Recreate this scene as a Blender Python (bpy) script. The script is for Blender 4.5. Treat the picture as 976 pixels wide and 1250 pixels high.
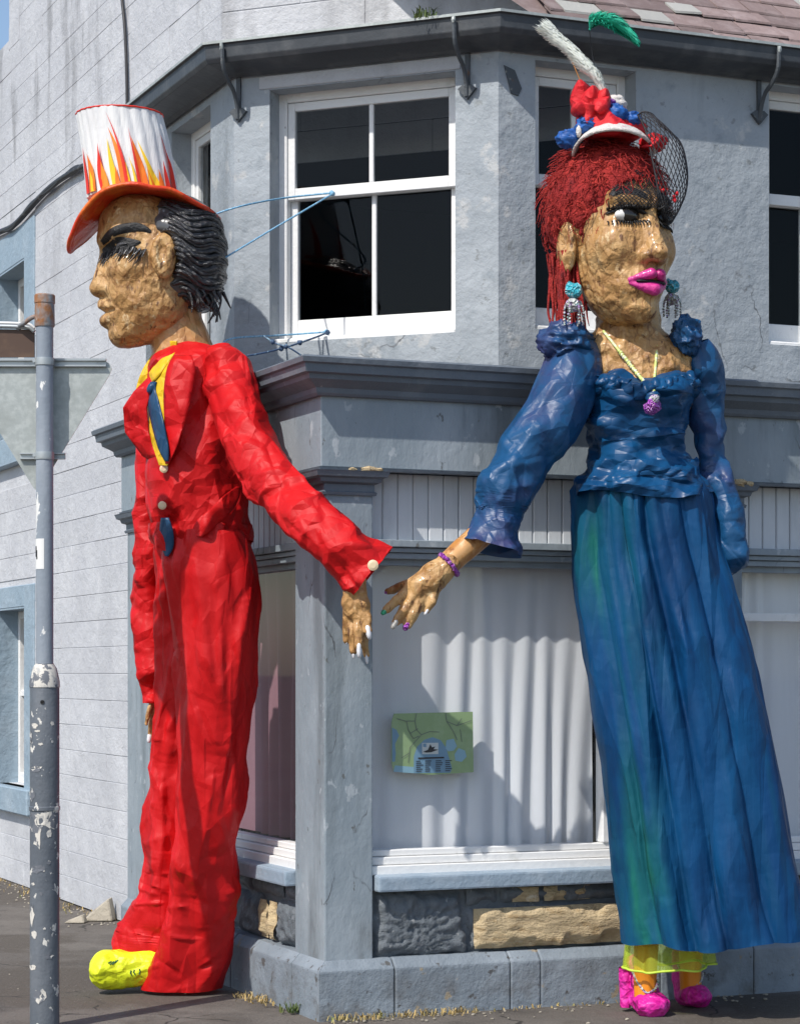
import bpy, bmesh, math, random
import numpy as np
from mathutils import Vector, Matrix

for o in list(bpy.data.objects):
    bpy.data.objects.remove(o, do_unlink=True)
scene = bpy.context.scene
COL = scene.collection
rnd = random.Random(7)

# ------------------------------------------------------------------ camera, sky, sun, exposure
FPX, CX, HY, CH = 2800.0, 488.0, 820.0, 1.66      # focal length (photo pixels), centre, horizon, eye height
cam_d = bpy.data.cameras.new("camera")
cam = bpy.data.objects.new("camera", cam_d)
COL.objects.link(cam)
cam.location = (0, 0, CH)
cam.rotation_euler = (math.radians(90), 0, 0)
cam_d.sensor_fit = 'HORIZONTAL'
cam_d.sensor_width = 36.0
cam_d.lens = FPX / 976.0 * 36.0
cam_d.shift_y = (HY - 625.0) / 976.0
cam_d.clip_start = 0.1
cam_d.clip_end = 3000
scene.camera = cam

SUN_EL, SUN_AZ = math.radians(49), math.radians(37)     # azimuth: to the left of straight behind the camera
to_sun = Vector((-math.sin(SUN_AZ) * math.cos(SUN_EL), -math.cos(SUN_AZ) * math.cos(SUN_EL), math.sin(SUN_EL)))
world = bpy.data.worlds.new("World")
scene.world = world
world.use_nodes = True
wn = world.node_tree.nodes
sky = wn.new("ShaderNodeTexSky")
sky.sky_type = 'NISHITA'
sky.sun_disc = False
sky.sun_elevation = SUN_EL
sky.sun_rotation = math.atan2(to_sun.x, to_sun.y)
wn["Background"].inputs[1].default_value = 0.15
world.node_tree.links.new(sky.outputs[0], wn["Background"].inputs[0])
sun_d = bpy.data.lights.new("sun", 'SUN')
sun_d.energy = 4.0
sun_d.angle = math.radians(0.6)
sun_d.color = (1.0, 0.95, 0.88)
sun = bpy.data.objects.new("sun", sun_d)
sun.rotation_euler = to_sun.to_track_quat('Z', 'Y').to_euler()
sun.location = (-6, -6, 12)
COL.objects.link(sun)
vs = scene.view_settings
vs.view_transform = 'Standard'
vs.look = 'None'
vs.exposure = 0.12
vs.gamma = 1.0
vs.use_curve_mapping = False

# ------------------------------------------------------------------ survey: building axes
TH = math.radians(23)
R2 = Vector((math.cos(TH), math.sin(TH), 0))        # along the right street front
L2 = Vector((-math.sin(TH), math.cos(TH), 0))       # along the left street front
P0 = Vector((-0.36, 10.97, 0))                      # shop corner on the pavement
def at(u, v, Y):
    return Vector(((u - CX) / FPX * Y, Y, CH + (HY - v) / FPX * Y))
def ab(a, b, z):
    return P0 + R2 * a + L2 * b + Vector((0, 0, z))
class Fr:
    """A vertical face: s runs along it, d outwards, z up."""
    def __init__(self, o, dx, n):
        self.o, self.dx, self.n = o.copy(), dx.normalized(), n.normalized()
    def P(self, s, d, z):
        return self.o + self.dx * s + self.n * d + Vector((0, 0, z))
    def hit(self, u, v, d=0.0):
        ray = Vector(((u - CX) / FPX, 1.0, (HY - v) / FPX))
        o = self.o + self.n * d
        t = o.dot(self.n) / ray.dot(self.n)
        p = ray * t
        return (p - o).dot(self.dx), p.z + CH
    def S(self, u, d=0.0): return self.hit(u, HY, d)[0]
    def Z(self, u, v, d=0.0): return self.hit(u, v, d)[1]
BC, AA = 0.36, 0.03                                  # set-back of the upper floor from the shop front
_c = P0 + L2 * BC
fRt = Fr(_c, R2, -L2)
E_a = fRt.S(608)                                     # corner between the chamfer and the right front
EB_w = (E_a - AA)                                    # equal legs: chamfer is 45 degrees
fR = Fr(P0, R2, -L2)                                 # shop, right front
fL = Fr(P0, L2, -R2)                                 # shop, left front (s runs away from the corner)
fB = Fr(ab(E_a, BC, 0), (L2 - R2), -(L2 + R2))       # upper chamfer (s runs to the left)
B_LEN = EB_w * math.sqrt(2)
fC = Fr(ab(E_a, BC, 0), R2, -L2)                     # upper right front
fA = Fr(ab(AA, BC + EB_w, 0), L2, -R2)               # upper left return of the bay
WA = 0.30
fW = Fr(ab(WA, 0, 0), L2, -R2)                       # left street wall
UB = fW.S(271)
fU = Fr(ab(WA, UB, 0), (R2 - L2), -(L2 + R2))        # chamfered wall above the bay (s runs to the right)

# ------------------------------------------------------------------ object helpers
WLOC = {}
def link(name, data, loc, parent):
    o = bpy.data.objects.new(name, data)
    COL.objects.link(o)
    WLOC[o] = Vector(loc)
    if parent is not None:
        o.parent = parent
        o.location = Vector(loc) - WLOC[parent]
    else:
        o.location = loc
    return o
def thing(name, label, cat, loc, group=None):
    o = link(name, None, loc, None)
    o.empty_display_size = 0.2
    o["label"] = label; o["category"] = cat
    if group: o["group"] = group
    return o
def tag(o, label, cat, group=None, kind=None):
    o["label"] = label
    if cat: o["category"] = cat
    if group: o["group"] = group
    if kind: o["kind"] = kind
    return o
def obj(name, vf, mat, parent=None, smooth=False, bevel=0.0, segs=1, recalc=True, origin=None, angle=None):
    v, f = vf
    v = np.asarray([tuple(p) for p in v] if not isinstance(v, np.ndarray) else v, dtype=float)
    lo, hi = v.min(0), v.max(0)
    c = Vector(((lo[0] + hi[0]) / 2, (lo[1] + hi[1]) / 2, lo[2])) if origin is None else Vector(origin)
    me = bpy.data.meshes.new(name)
    me.from_pydata((v - np.array(c)).tolist(), [], f if not isinstance(f, np.ndarray) else f.tolist())
    if recalc or bevel:
        bm = bmesh.new(); bm.from_mesh(me)
        if recalc: bmesh.ops.recalc_face_normals(bm, faces=bm.faces)
        if bevel:
            es = [e for e in bm.edges if len(e.link_faces) == 2 and e.calc_face_angle(0) > 0.35]
            bmesh.ops.bevel(bm, geom=es, offset=bevel, segments=segs, profile=0.6, affect='EDGES', clamp_overlap=True)
        bm.to_mesh(me); bm.free()
    if isinstance(mat, (list, tuple)):
        for m in mat: me.materials.append(m)
    else:
        me.materials.append(mat)
    if smooth:
        me.shade_smooth()
        if angle is not None:
            try: me.set_sharp_from_angle(angle=angle)
            except Exception: pass
    return link(name, me, c, parent)
QF = [(0,1,2,3),(7,6,5,4),(0,4,5,1),(1,5,6,2),(2,6,7,3),(3,7,4,0)]
def fbox(fr, s0, s1, d0, d1, z0, z1):
    return ([fr.P(s0,d0,z0),fr.P(s1,d0,z0),fr.P(s1,d1,z0),fr.P(s0,d1,z0),
             fr.P(s0,d0,z1),fr.P(s1,d0,z1),fr.P(s1,d1,z1),fr.P(s0,d1,z1)], list(QF))
def join(*parts):
    V, F = [], []
    for v, f in parts:
        n = len(V)
        V += [tuple(p) for p in v]
        F += [tuple(i + n for i in q) for q in f]
    return V, F
def tube(path, rad, n=8, cap=True, flat=1.0):
    P = np.array([tuple(p) for p in path], float)
    m = len(P)
    rad = np.full(m, rad) if np.isscalar(rad) else np.asarray(rad, float)
    T = np.gradient(P, axis=0); T /= np.linalg.norm(T, axis=1)[:, None] + 1e-12
    up = np.array([0, 0, 1.0]) if abs(T[0][2]) < 0.9 else np.array([1.0, 0, 0])
    N = np.cross(T[0], up); N /= np.linalg.norm(N)
    V = []
    for i in range(m):
        N = N - T[i] * N.dot(T[i]); N /= np.linalg.norm(N) + 1e-12
        B = np.cross(T[i], N)
        for k in range(n):
            a = 2 * math.pi * k / n
            V.append(P[i] + rad[i] * (math.cos(a) * N + flat * math.sin(a) * B))
    F = [(i*n+k, i*n+(k+1) % n, (i+1)*n+(k+1) % n, (i+1)*n+k) for i in range(m-1) for k in range(n)]
    if cap:
        F += [tuple(range(n))[::-1], tuple((m-1)*n + k for k in range(n))]
    return V, F
def spline(pts, m):
    P = np.array([list(p) for p in pts], float); n = len(P)
    t = np.linspace(0, n - 1, m); i = np.clip(t.astype(int), 0, n - 2); f = (t - i)[:, None]
    g = lambda k: P[np.clip(k, 0, n - 1)]
    p0, p1, p2, p3 = g(i-1), g(i), g(i+1), g(i+2)
    return 0.5*((2*p1)+(-p0+p2)*f+(2*p0-5*p1+4*p2-p3)*f**2+(-p0+3*p1-3*p2+p3)*f**3)
def vnoise(P):
    P = np.asarray(P, float); i = np.floor(P).astype(np.int64); f = P - i; u = f*f*(3-2*f)
    def h(a, b, c):
        n = (a*374761393 + b*668265263 + c*1440662683) & 0xffffffff
        n = ((n ^ (n >> 13)) * 1274126177) & 0xffffffff
        return ((n ^ (n >> 16)) & 0xffff) / 32767.5 - 1.0
    x, y, z = i[..., 0], i[..., 1], i[..., 2]; r = 0
    for dx in (0, 1):
        wx = u[..., 0] if dx else 1-u[..., 0]
        for dy in (0, 1):
            wy = u[..., 1] if dy else 1-u[..., 1]
            for dz in (0, 1):
                wz = u[..., 2] if dz else 1-u[..., 2]
                r = r + wx*wy*wz*h(x+dx, y+dy, z+dz)
    return r
def crease(P, f=6.0, seed=0.0, st=(1, 1, 1), oct=3, gain=0.55):
    """Ridged noise: sharp ridges and soft valleys as in crumpled sheet."""
    Q = np.asarray(P, float) * np.array(st) * f + seed * 17.3
    Q = Q + 0.35 * np.stack([vnoise(Q*0.7+11), vnoise(Q*0.7+37), vnoise(Q*0.7+71)], -1)
    r, a, tot = 0, 1.0, 0
    for o in range(oct):
        r = r + a * (1 - 2*np.abs(vnoise(Q))); tot += a
        a *= gain; Q = Q[..., [1, 2, 0]] * 2.03 + 5.7
    return r / tot
def wallpanel(fr, s0, s1, z0, z1, holes, d=0.0, t=0.16):
    """Sheet with rectangular openings and reveals of depth t."""
    S = sorted({s0, s1, *[h[0] for h in holes], *[h[1] for h in holes]})
    Z = sorted({z0, z1, *[h[2] for h in holes], *[h[3] for h in holes]})
    S = [x for x in S if s0 <= x <= s1]; Z = [x for x in Z if z0 <= x <= z1]
    V, F, idx = [], [], {}
    def vi(s, dd, z):
        k = (round(s, 5), round(dd, 5), round(z, 5))
        if k not in idx: idx[k] = len(V); V.append(fr.P(s, dd, z))
        return idx[k]
    solid = lambda s, z: s0 < s < s1 and z0 < z < z1 and not any(h[0] < s < h[1] and h[2] < z < h[3] for h in holes)
    for i in range(len(S)-1):
        for j in range(len(Z)-1):
            if not solid((S[i]+S[i+1])/2, (Z[j]+Z[j+1])/2): continue
            for dd in (d, d-t):
                F.append((vi(S[i],dd,Z[j]), vi(S[i+1],dd,Z[j]), vi(S[i+1],dd,Z[j+1]), vi(S[i],dd,Z[j+1])))
            zc, sc = (Z[j]+Z[j+1])/2, (S[i]+S[i+1])/2
            for (sx, za, zb, q) in ((S[i], Z[j], Z[j+1], S[i]-1e-4), (S[i+1], Z[j], Z[j+1], S[i+1]+1e-4)):
                if not solid(q, zc): F.append((vi(sx,d,za), vi(sx,d,zb), vi(sx,d-t,zb), vi(sx,d-t,za)))
            for (zx, q) in ((Z[j], Z[j]-1e-4), (Z[j+1], Z[j+1]+1e-4)):
                if not solid(sc, q): F.append((vi(S[i],d,zx), vi(S[i+1],d,zx), vi(S[i+1],d-t,zx), vi(S[i],d-t,zx)))
    return V, F
def sweep(profile, path):
    """profile: closed list of (d, z); path(d): plan points (a, b) for offset d. Mitred moulding."""
    V, F = [], []
    n = len(profile); pts = [path(d) for d, z in profile]; m = len(pts[0])
    for k in range(m):
        for j, (d, z) in enumerate(profile):
            V.append(ab(pts[j][k][0], pts[j][k][1], z))
    for k in range(m-1):
        for j in range(n):
            F.append((k*n+j, k*n+(j+1) % n, (k+1)*n+(j+1) % n, (k+1)*n+j))
    F += [tuple(range(n))[::-1], tuple((m-1)*n+j for j in range(n))]
    return V, F
def prism(fr, pts, d0, d1):
    """Polygon pts (s, z) extruded from d0 to d1."""
    n = len(pts)
    V = [fr.P(s, d0, z) for s, z in pts] + [fr.P(s, d1, z) for s, z in pts]
    F = [tuple(range(n))[::-1], tuple(range(n, 2*n))] + [(i, (i+1) % n, n+(i+1) % n, n+i) for i in range(n)]
    return V, F

# ------------------------------------------------------------------ signed-distance sculpting
def sd_ell(P, c, r):
    r = np.array(r, float); q = (P - np.array(c)) / r
    k0 = np.linalg.norm(q, axis=-1); k1 = np.linalg.norm(q / r, axis=-1) + 1e-9
    return k0 * (k0 - 1) / k1
def sd_cap(P, a, b, ra, rb):
    a = np.array(a, float); b = np.array(b, float); ba = b - a
    h = np.clip(((P - a) @ ba) / (ba @ ba + 1e-12), 0, 1)
    return np.linalg.norm(P - a - h[..., None] * ba, axis=-1) - (ra + (rb - ra) * h)
def smin(a, b, k):
    h = np.clip(0.5 + 0.5 * (b - a) / k, 0, 1)
    return b * (1 - h) + a * h - k * h * (1 - h)
def smax(a, b, k): return -smin(-a, -b, k)
def surfnet(fn, lo, hi, h):
    lo = np.array(lo, float); hi = np.array(hi, float)
    n = np.ceil((hi - lo) / h).astype(int) + 1
    G = np.stack(np.meshgrid(*[lo[k] + h*np.arange(n[k]) for k in range(3)], indexing='ij'), -1)
    v = fn(G); s = v < 0
    corners = [(i, j, k) for i in (0, 1) for j in (0, 1) for k in (0, 1)]
    sl = lambda A, c: A[c[0]:n[0]-1+c[0], c[1]:n[1]-1+c[1], c[2]:n[2]-1+c[2]]
    cnt = sum(sl(s, c).astype(int) for c in corners)
    act = (cnt > 0) & (cnt < 8)
    ids = -np.ones(act.shape, int); ids[act] = np.arange(act.sum())
    acc = np.zeros(act.shape + (3,)); num = np.zeros(act.shape)
    for c in corners:
        for ax in range(3):
            if c[ax]: continue
            e = list(c); e[ax] = 1
            va, vb = sl(v, c), sl(v, e); x = (va < 0) != (vb < 0)
            t = np.where(x, va / np.where(np.abs(va - vb) < 1e-12, 1, va - vb), 0)
            p = np.zeros(act.shape + (3,)); p[...] = np.array(c, float); p[..., ax] += t
            acc += p * x[..., None]; num += x
    pos = acc / np.maximum(num, 1)[..., None]
    base = np.stack(np.meshgrid(*[np.arange(k-1) for k in n], indexing='ij'), -1)
    V = (lo + h * (base + pos))[act]
    F = []
    for ax in range(3):
        b, c = (ax+1) % 3, (ax+2) % 3
        sa = [slice(1, None) if k != ax else slice(0, -1) for k in range(3)]
        s0 = s[tuple(slice(1, n[k]-1) if k != ax else slice(0, n[k]-1) for k in range(3))]
        s1 = s[tuple(slice(1, n[k]-1) if k != ax else slice(1, n[k]) for k in range(3))]
        x = np.argwhere(s0 != s1)
        if not len(x): continue
        fl = s0[tuple(x.T)]
        x = x.copy(); x[:, b] += 1; x[:, c] += 1
        def g(db, dc):
            y = x.copy(); y[:, b] -= db; y[:, c] -= dc
            return ids[tuple(y.T)]
        q = np.stack([g(1, 1), g(0, 1), g(0, 0), g(1, 0)], -1)
        q[~fl] = q[~fl][:, ::-1]
        F.append(q)
    F = np.concatenate(F)
    F = F[(F >= 0).all(1)]
    return V, F
def xf(V, loc, R=None, s=1.0):
    V = np.asarray(V, float) * s
    if R is not None: V = V @ np.array(R.to_3x3()).T
    return V + np.array(tuple(loc))
# ------------------------------------------------------------------ materials
I3 = (1, 1, 1)
def nmat(name):
    m = bpy.data.materials.new(name); m.use_nodes = True
    return m, m.node_tree.nodes, m.node_tree.links, m.node_tree.nodes["Principled BSDF"]
def noise_fac(N, L, pos, scale, stretch, lo, hi, detail=6, rough=0.6, off=0.0):
    mp = N.new("ShaderNodeMapping"); mp.inputs['Scale'].default_value = stretch
    mp.inputs['Location'].default_value = (off, off*1.7, off*0.6)
    L.new(pos, mp.inputs['Vector'])
    nz = N.new("ShaderNodeTexNoise"); nz.inputs['Scale'].default_value = scale
    nz.inputs['Detail'].default_value = detail; nz.inputs['Roughness'].default_value = rough
    L.new(mp.outputs[0], nz.inputs['Vector'])
    mr = N.new("ShaderNodeMapRange"); mr.inputs[1].default_value = lo; mr.inputs[2].default_value = hi
    L.new(nz.outputs[0], mr.inputs[0])
    return mr.outputs[0]
def mixc(N, L, fac, a, b):
    mx = N.new("ShaderNodeMix"); mx.data_type = 'RGBA'
    if isinstance(fac, (int, float)): mx.inputs[0].default_value = fac
    else: L.new(fac, mx.inputs[0])
    for sock, c in ((mx.inputs[6], a), (mx.inputs[7], b)):
        if isinstance(c, tuple): sock.default_value = (*c[:3], 1)
        else: L.new(c, sock)
    return mx.outputs[2]
def mat(name, col, rough=0.6, layers=(), bumps=(), spec=0.4, metal=0.0, vary=0.0, local=False,
        coat=0.0, trans=0.0, alpha=1.0, zmask=None, attr=None, rough2=None, cracks=()):
    """layers: (colour, scale, stretch, lo, hi[, z0, z1]); bumps: (kind, scale, stretch, distance)"""
    m, N, L, B = nmat(name)
    if local:
        pos = N.new("ShaderNodeTexCoord").outputs['Object']
    else:
        pos = N.new("ShaderNodeNewGeometry").outputs['Position']
    c = col
    if attr:
        at_ = N.new("ShaderNodeAttribute"); at_.attribute_name = attr[0]
        c = mixc(N, L, at_.outputs['Fac'], col, attr[1])
    for i, ly in enumerate(layers):
        f = noise_fac(N, L, pos, ly[1], ly[2], ly[3], ly[4], off=i*3.1)
        if len(ly) > 5:
            sp = N.new("ShaderNodeSeparateXYZ"); L.new(pos, sp.inputs[0])
            mr = N.new("ShaderNodeMapRange"); mr.inputs[1].default_value = ly[5]; mr.inputs[2].default_value = ly[6]
            L.new(sp.outputs[2], mr.inputs[0])
            mu = N.new("ShaderNodeMath"); mu.operation = 'MULTIPLY'
            L.new(f, mu.inputs[0]); L.new(mr.outputs[0], mu.inputs[1]); f = mu.outputs[0]
        c = mixc(N, L, f, c, ly[0])
    for col2, sc, st, wd, lo in cracks:
        mp = N.new("ShaderNodeMapping"); mp.inputs['Scale'].default_value = st; L.new(pos, mp.inputs['Vector'])
        nz = N.new("ShaderNodeTexNoise"); nz.inputs['Scale'].default_value = sc*1.7; nz.inputs['Detail'].default_value = 5; L.new(mp.outputs[0], nz.inputs['Vector'])
        va = N.new("ShaderNodeVectorMath"); va.operation = 'MULTIPLY_ADD'; va.inputs[1].default_value = (0.55/sc,)*3
        L.new(nz.outputs[1], va.inputs[0]); L.new(mp.outputs[0], va.inputs[2])
        vo = N.new("ShaderNodeTexVoronoi"); vo.feature = 'DISTANCE_TO_EDGE'; vo.inputs['Scale'].default_value = sc; L.new(va.outputs[0], vo.inputs['Vector'])
        mr = N.new("ShaderNodeMapRange"); mr.inputs[1].default_value = wd; mr.inputs[2].default_value = wd*0.3; L.new(vo.outputs['Distance'], mr.inputs[0])
        mk = noise_fac(N, L, pos, 1.9, I3, lo, lo + 0.08, off=21.0)
        mu = N.new("ShaderNodeMath"); mu.operation = 'MULTIPLY'; L.new(mr.outputs[0], mu.inputs[0]); L.new(mk, mu.inputs[1])
        c = mixc(N, L, mu.outputs[0], c, col2)
    if vary:
        oi = N.new("ShaderNodeObjectInfo"); hs = N.new("ShaderNodeHueSaturation")
        mr = N.new("ShaderNodeMapRange"); mr.inputs[3].default_value = 1-vary; mr.inputs[4].default_value = 1+vary
        L.new(oi.outputs['Random'], mr.inputs[0]); L.new(mr.outputs[0], hs.inputs['Value'])
        if isinstance(c, tuple): hs.inputs['Color'].default_value = (*c[:3], 1)
        else: L.new(c, hs.inputs['Color'])
        c = hs.outputs[0]
    if isinstance(c, tuple): B.inputs['Base Color'].default_value = (*c[:3], 1)
    else: L.new(c, B.inputs['Base Color'])
    B.inputs['Roughness'].default_value = rough
    if rough2:
        f = noise_fac(N, L, pos, rough2[1], (1, 1, 1), 0.35, 0.65, off=9)
        mr = N.new("ShaderNodeMapRange"); mr.inputs[3].default_value = rough; mr.inputs[4].default_value = rough2[0]
        L.new(f, mr.inputs[0]); L.new(mr.outputs[0], B.inputs['Roughness'])
    B.inputs['Specular IOR Level'].default_value = spec
    B.inputs['Metallic'].default_value = metal
    B.inputs['Coat Weight'].default_value = coat
    B.inputs['Coat Roughness'].default_value = 0.15
    B.inputs['Alpha'].default_value = alpha
    prev = None
    for kind, sc, st, dist in bumps:
        mp = N.new("ShaderNodeMapping"); mp.inputs['Scale'].default_value = st; L.new(pos, mp.inputs['Vector'])
        if kind == 'noise':
            t = N.new("ShaderNodeTexNoise"); t.inputs['Detail'].default_value = 8; t.inputs['Roughness'].default_value = 0.62; out = t.outputs[0]
        elif kind == 'ridge':
            t = N.new("ShaderNodeTexNoise"); t.noise_type = 'RIDGED_MULTIFRACTAL'; t.inputs['Detail'].default_value = 3; out = t.outputs[0]
        elif kind == 'facet':
            t = N.new("ShaderNodeTexVoronoi"); t.feature = 'F1'; t.distance = 'CHEBYCHEV'; out = t.outputs['Distance']
            mp.inputs['Rotation'].default_value = (0.6 + sc*0.13, 0.45, 0.9 + sc*0.21)
        elif kind == 'crack':
            t = N.new("ShaderNodeTexVoronoi"); t.feature = 'DISTANCE_TO_EDGE'; out = t.outputs['Distance']
        else:
            t = N.new("ShaderNodeTexVoronoi"); t.feature = 'F1'; out = t.outputs['Distance']
        if kind in ('crack', 'cell', 'facet'):
            nz = N.new("ShaderNodeTexNoise"); nz.inputs['Scale'].default_value = sc*0.6
            L.new(mp.outputs[0], nz.inputs['Vector'])
            va = N.new("ShaderNodeVectorMath"); va.operation = 'MULTIPLY_ADD'
            va.inputs[1].default_value = ((0.22 if kind == 'facet' else 1.2)/sc,)*3
            L.new(nz.outputs[1], va.inputs[0]); L.new(mp.outputs[0], va.inputs[2])
            L.new(va.outputs[0], t.inputs['Vector'])
        else:
            L.new(mp.outputs[0], t.inputs['Vector'])
        t.inputs['Scale'].default_value = sc
        bp = N.new("ShaderNodeBump"); bp.inputs['Strength'].default_value = 1.0
        bp.inputs['Distance'].default_value = dist
        L.new(out, bp.inputs['Height'])
        if prev: L.new(prev, bp.inputs['Normal'])
        prev = bp.outputs[0]
    if prev: L.new(prev, B.inputs['Normal'])
    if trans:
        tr = N.new("ShaderNodeBsdfTranslucent")
        if isinstance(c, tuple): tr.inputs[0].default_value = (*c[:3], 1)
        else: L.new(c, tr.inputs[0])
        mx = N.new("ShaderNodeMixShader"); mx.inputs[0].default_value = trans
        out = N["Material Output"]
        L.new(B.outputs[0], mx.inputs[1]); L.new(tr.outputs[0], mx.inputs[2]); L.new(mx.outputs[0], out.inputs[0])
    return m
def glassmat(name, tint=(0.9, 0.93, 0.95), refl=1.0):
    m, N, L, B = nmat(name)
    N.remove(B)
    lw = N.new("ShaderNodeLayerWeight"); lw.inputs[0].default_value = 0.5
    pw = N.new("ShaderNodeMath"); pw.operation = 'POWER'; pw.inputs[1].default_value = 5.0
    L.new(lw.outputs['Facing'], pw.inputs[0])
    mu = N.new("ShaderNodeMath"); mu.operation = 'MULTIPLY_ADD'; mu.inputs[1].default_value = 0.9*refl; mu.inputs[2].default_value = 0.06*refl
    L.new(pw.outputs[0], mu.inputs[0])
    t = N.new("ShaderNodeBsdfTransparent"); t.inputs[0].default_value = (*tint, 1)
    g = N.new("ShaderNodeBsdfGlossy"); g.inputs['Roughness'].default_value = 0.03
    pos = N.new("ShaderNodeNewGeometry").outputs['Position']
    nz = N.new("ShaderNodeTexNoise"); nz.inputs['Scale'].default_value = 3.0; L.new(pos, nz.inputs['Vector'])
    bp = N.new("ShaderNodeBump"); bp.inputs['Distance'].default_value = 0.0012; L.new(nz.outputs[0], bp.inputs['Height'])
    mx = N.new("ShaderNodeMixShader")
    L.new(mu.outputs[0], mx.inputs[0]); L.new(t.outputs[0], mx.inputs[1]); L.new(g.outputs[0], mx.inputs[2])
    L.new(mx.outputs[0], N["Material Output"].inputs[0])
    return m
I3 = (1, 1, 1)
VERT = (1, 1, 0.12)
m_block = mat("block_paint", (0.50, 0.51, 0.535), 0.7,
    layers=[((0.58, 0.59, 0.61), 2.2, I3, 0.45, 0.7), ((0.40, 0.41, 0.43), 1.5, VERT, 0.55, 0.85),
            ((0.20, 0.20, 0.205), 3.2, (1, 1, 0.22), 0.53, 0.72, 3.9, 6.2), ((0.36, 0.35, 0.34), 5, I3, 0.62, 0.8, 0.5, 0.0)],
    bumps=[('noise', 9, I3, 0.016), ('noise', 60, I3, 0.004)], vary=0.035)
m_render = mat("upper_render_paint", (0.315, 0.35, 0.38), 0.68,
    layers=[((0.385, 0.42, 0.45), 2.0, I3, 0.45, 0.7), ((0.235, 0.27, 0.30), 6.0, I3, 0.56, 0.72),
            ((0.44, 0.455, 0.46), 5.0, I3, 0.61, 0.66), ((0.20, 0.225, 0.245), 2.5, (1, 1, 0.16), 0.54, 0.74), ((0.24, 0.26, 0.27), 16, I3, 0.62, 0.68)],
    bumps=[('noise', 5, I3, 0.022), ('noise', 34, I3, 0.003)], cracks=[((0.13, 0.14, 0.15), 1.5, I3, 0.007, 0.56)])
m_shop = mat("shopfront_paint", (0.235, 0.28, 0.315), 0.5,
    layers=[((0.31, 0.355, 0.39), 2.6, (1, 1, 0.45), 0.44, 0.66), ((0.165, 0.195, 0.215), 4.5, (1, 1, 0.16), 0.54, 0.70),
            ((0.36, 0.40, 0.43), 11.0, (1, 1, .7), 0.62, 0.66), ((0.14, 0.15, 0.15), 17.0, (1, 1, .5), 0.665, 0.69), ((0.12, 0.12, 0.115), 7.0, (1, 1, .4), 0.50, 0.66, 0.55, 0.15)],
    bumps=[('noise', 4, (1, 1, 0.5), 0.010), ('noise', 11, (1, 1, .7), 0.006), ('noise', 40, (1, 1, 0.3), 0.0015)], cracks=[((0.10, 0.11, 0.12), 2.4, (1, 1, .5), 0.009, 0.54)])
m_board = mat("board_paint", (0.60, 0.625, 0.65), 0.5,
    layers=[((0.50, 0.525, 0.55), 4.0, (1, 1, 0.3), 0.5, 0.7)], bumps=[('noise', 20, (1, 1, 0.2), 0.004)], vary=0.04)
m_cornice = mat("cornice_paint", (0.125, 0.15, 0.18), 0.5,
    layers=[((0.17, 0.195, 0.22), 5.0, I3, 0.5, 0.7), ((0.30, 0.32, 0.33), 18.0, I3, 0.68, 0.73)],
    bumps=[('noise', 14, I3, 0.006)])
m_gutter = mat("gutter_paint", (0.048, 0.054, 0.062), 0.45,
    layers=[((0.09, 0.095, 0.10), 6.0, (1, 1, 0.6), 0.5, 0.7)], bumps=[('noise', 20, I3, 0.003)])
m_iron = mat("iron_paint", (0.07, 0.08, 0.09), 0.5, layers=[((0.30, 0.29, 0.26), 22, I3, 0.62, 0.7), ((0.16, 0.07, 0.03), 16, I3, 0.66, 0.74)],
    bumps=[('noise', 60, I3, 0.004)])
m_white = mat("white_window_paint", (0.78, 0.78, 0.77), 0.42,
    layers=[((0.62, 0.62, 0.60), 9.0, I3, 0.58, 0.75), ((0.42, 0.41, 0.38), 30.0, I3, 0.68, 0.74)],
    bumps=[('noise', 40, I3, 0.003)])
m_blue = mat("pale_blue_surround_paint", (0.27, 0.355, 0.425), 0.55,
    layers=[((0.33, 0.41, 0.475), 4.0, I3, 0.45, 0.7)], bumps=[('noise', 12, I3, 0.015)])
m_sill = mat("sill_paint", (0.27, 0.345, 0.42), 0.5, layers=[((0.34, 0.41, 0.48), 5.0, I3, 0.48, 0.7)], bumps=[('noise', 18, I3, 0.008)])
m_plinth = mat("plinth_paint", (0.20, 0.235, 0.27), 0.65,
    layers=[((0.26, 0.30, 0.34), 3.0, I3, 0.45, 0.68), ((0.11, 0.105, 0.10), 6.0, I3, 0.48, 0.66, 0.24, 0.0), ((0.30, 0.25, 0.18), 9.0, I3, 0.655, 0.69), ((0.10, 0.10, 0.10), 14.0, I3, 0.62, 0.67)],
    bumps=[('noise', 9, I3, 0.014), ('noise', 60, I3, 0.003)])
m_riser = mat("riser_paint", (0.13, 0.148, 0.165), 0.6,
    layers=[((0.17, 0.185, 0.20), 8.0, I3, 0.48, 0.66), ((0.30, 0.31, 0.31), 24.0, I3, 0.64, 0.70)],
    bumps=[('noise', 40, I3, 0.01)])
m_sand = mat("bare_sandstone", (0.57, 0.445, 0.27), 0.85,
    layers=[((0.60, 0.47, 0.28), 5.0, (1, 1, 4), 0.45, 0.65), ((0.36, 0.24, 0.115), 9.0, (1, 1, 3), 0.55, 0.72), ((0.66, 0.58, 0.44), 14.0, I3, 0.63, 0.72)],
    bumps=[('noise', 22, (1, 1, 3), 0.02), ('noise', 90, I3, 0.006)])
m_slate = mat("roof_slate", (0.225, 0.165, 0.155), 0.75,
    layers=[((0.30, 0.235, 0.225), 7.0, I3, 0.48, 0.68), ((0.15, 0.115, 0.11), 12.0, I3, 0.58, 0.72)],
    bumps=[('noise', 24, I3, 0.006)], vary=0.28)
m_slate_pale = mat("pale_slate", (0.36, 0.355, 0.33), 0.8, bumps=[('noise', 24, I3, 0.006)], vary=0.1)
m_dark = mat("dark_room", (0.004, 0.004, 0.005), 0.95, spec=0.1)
m_glass = glassmat("window_glass", (0.7, 0.73, 0.75), 0.3)
m_shopglass = glassmat("shop_glass", (0.94, 0.96, 0.97), 0.9)
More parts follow.
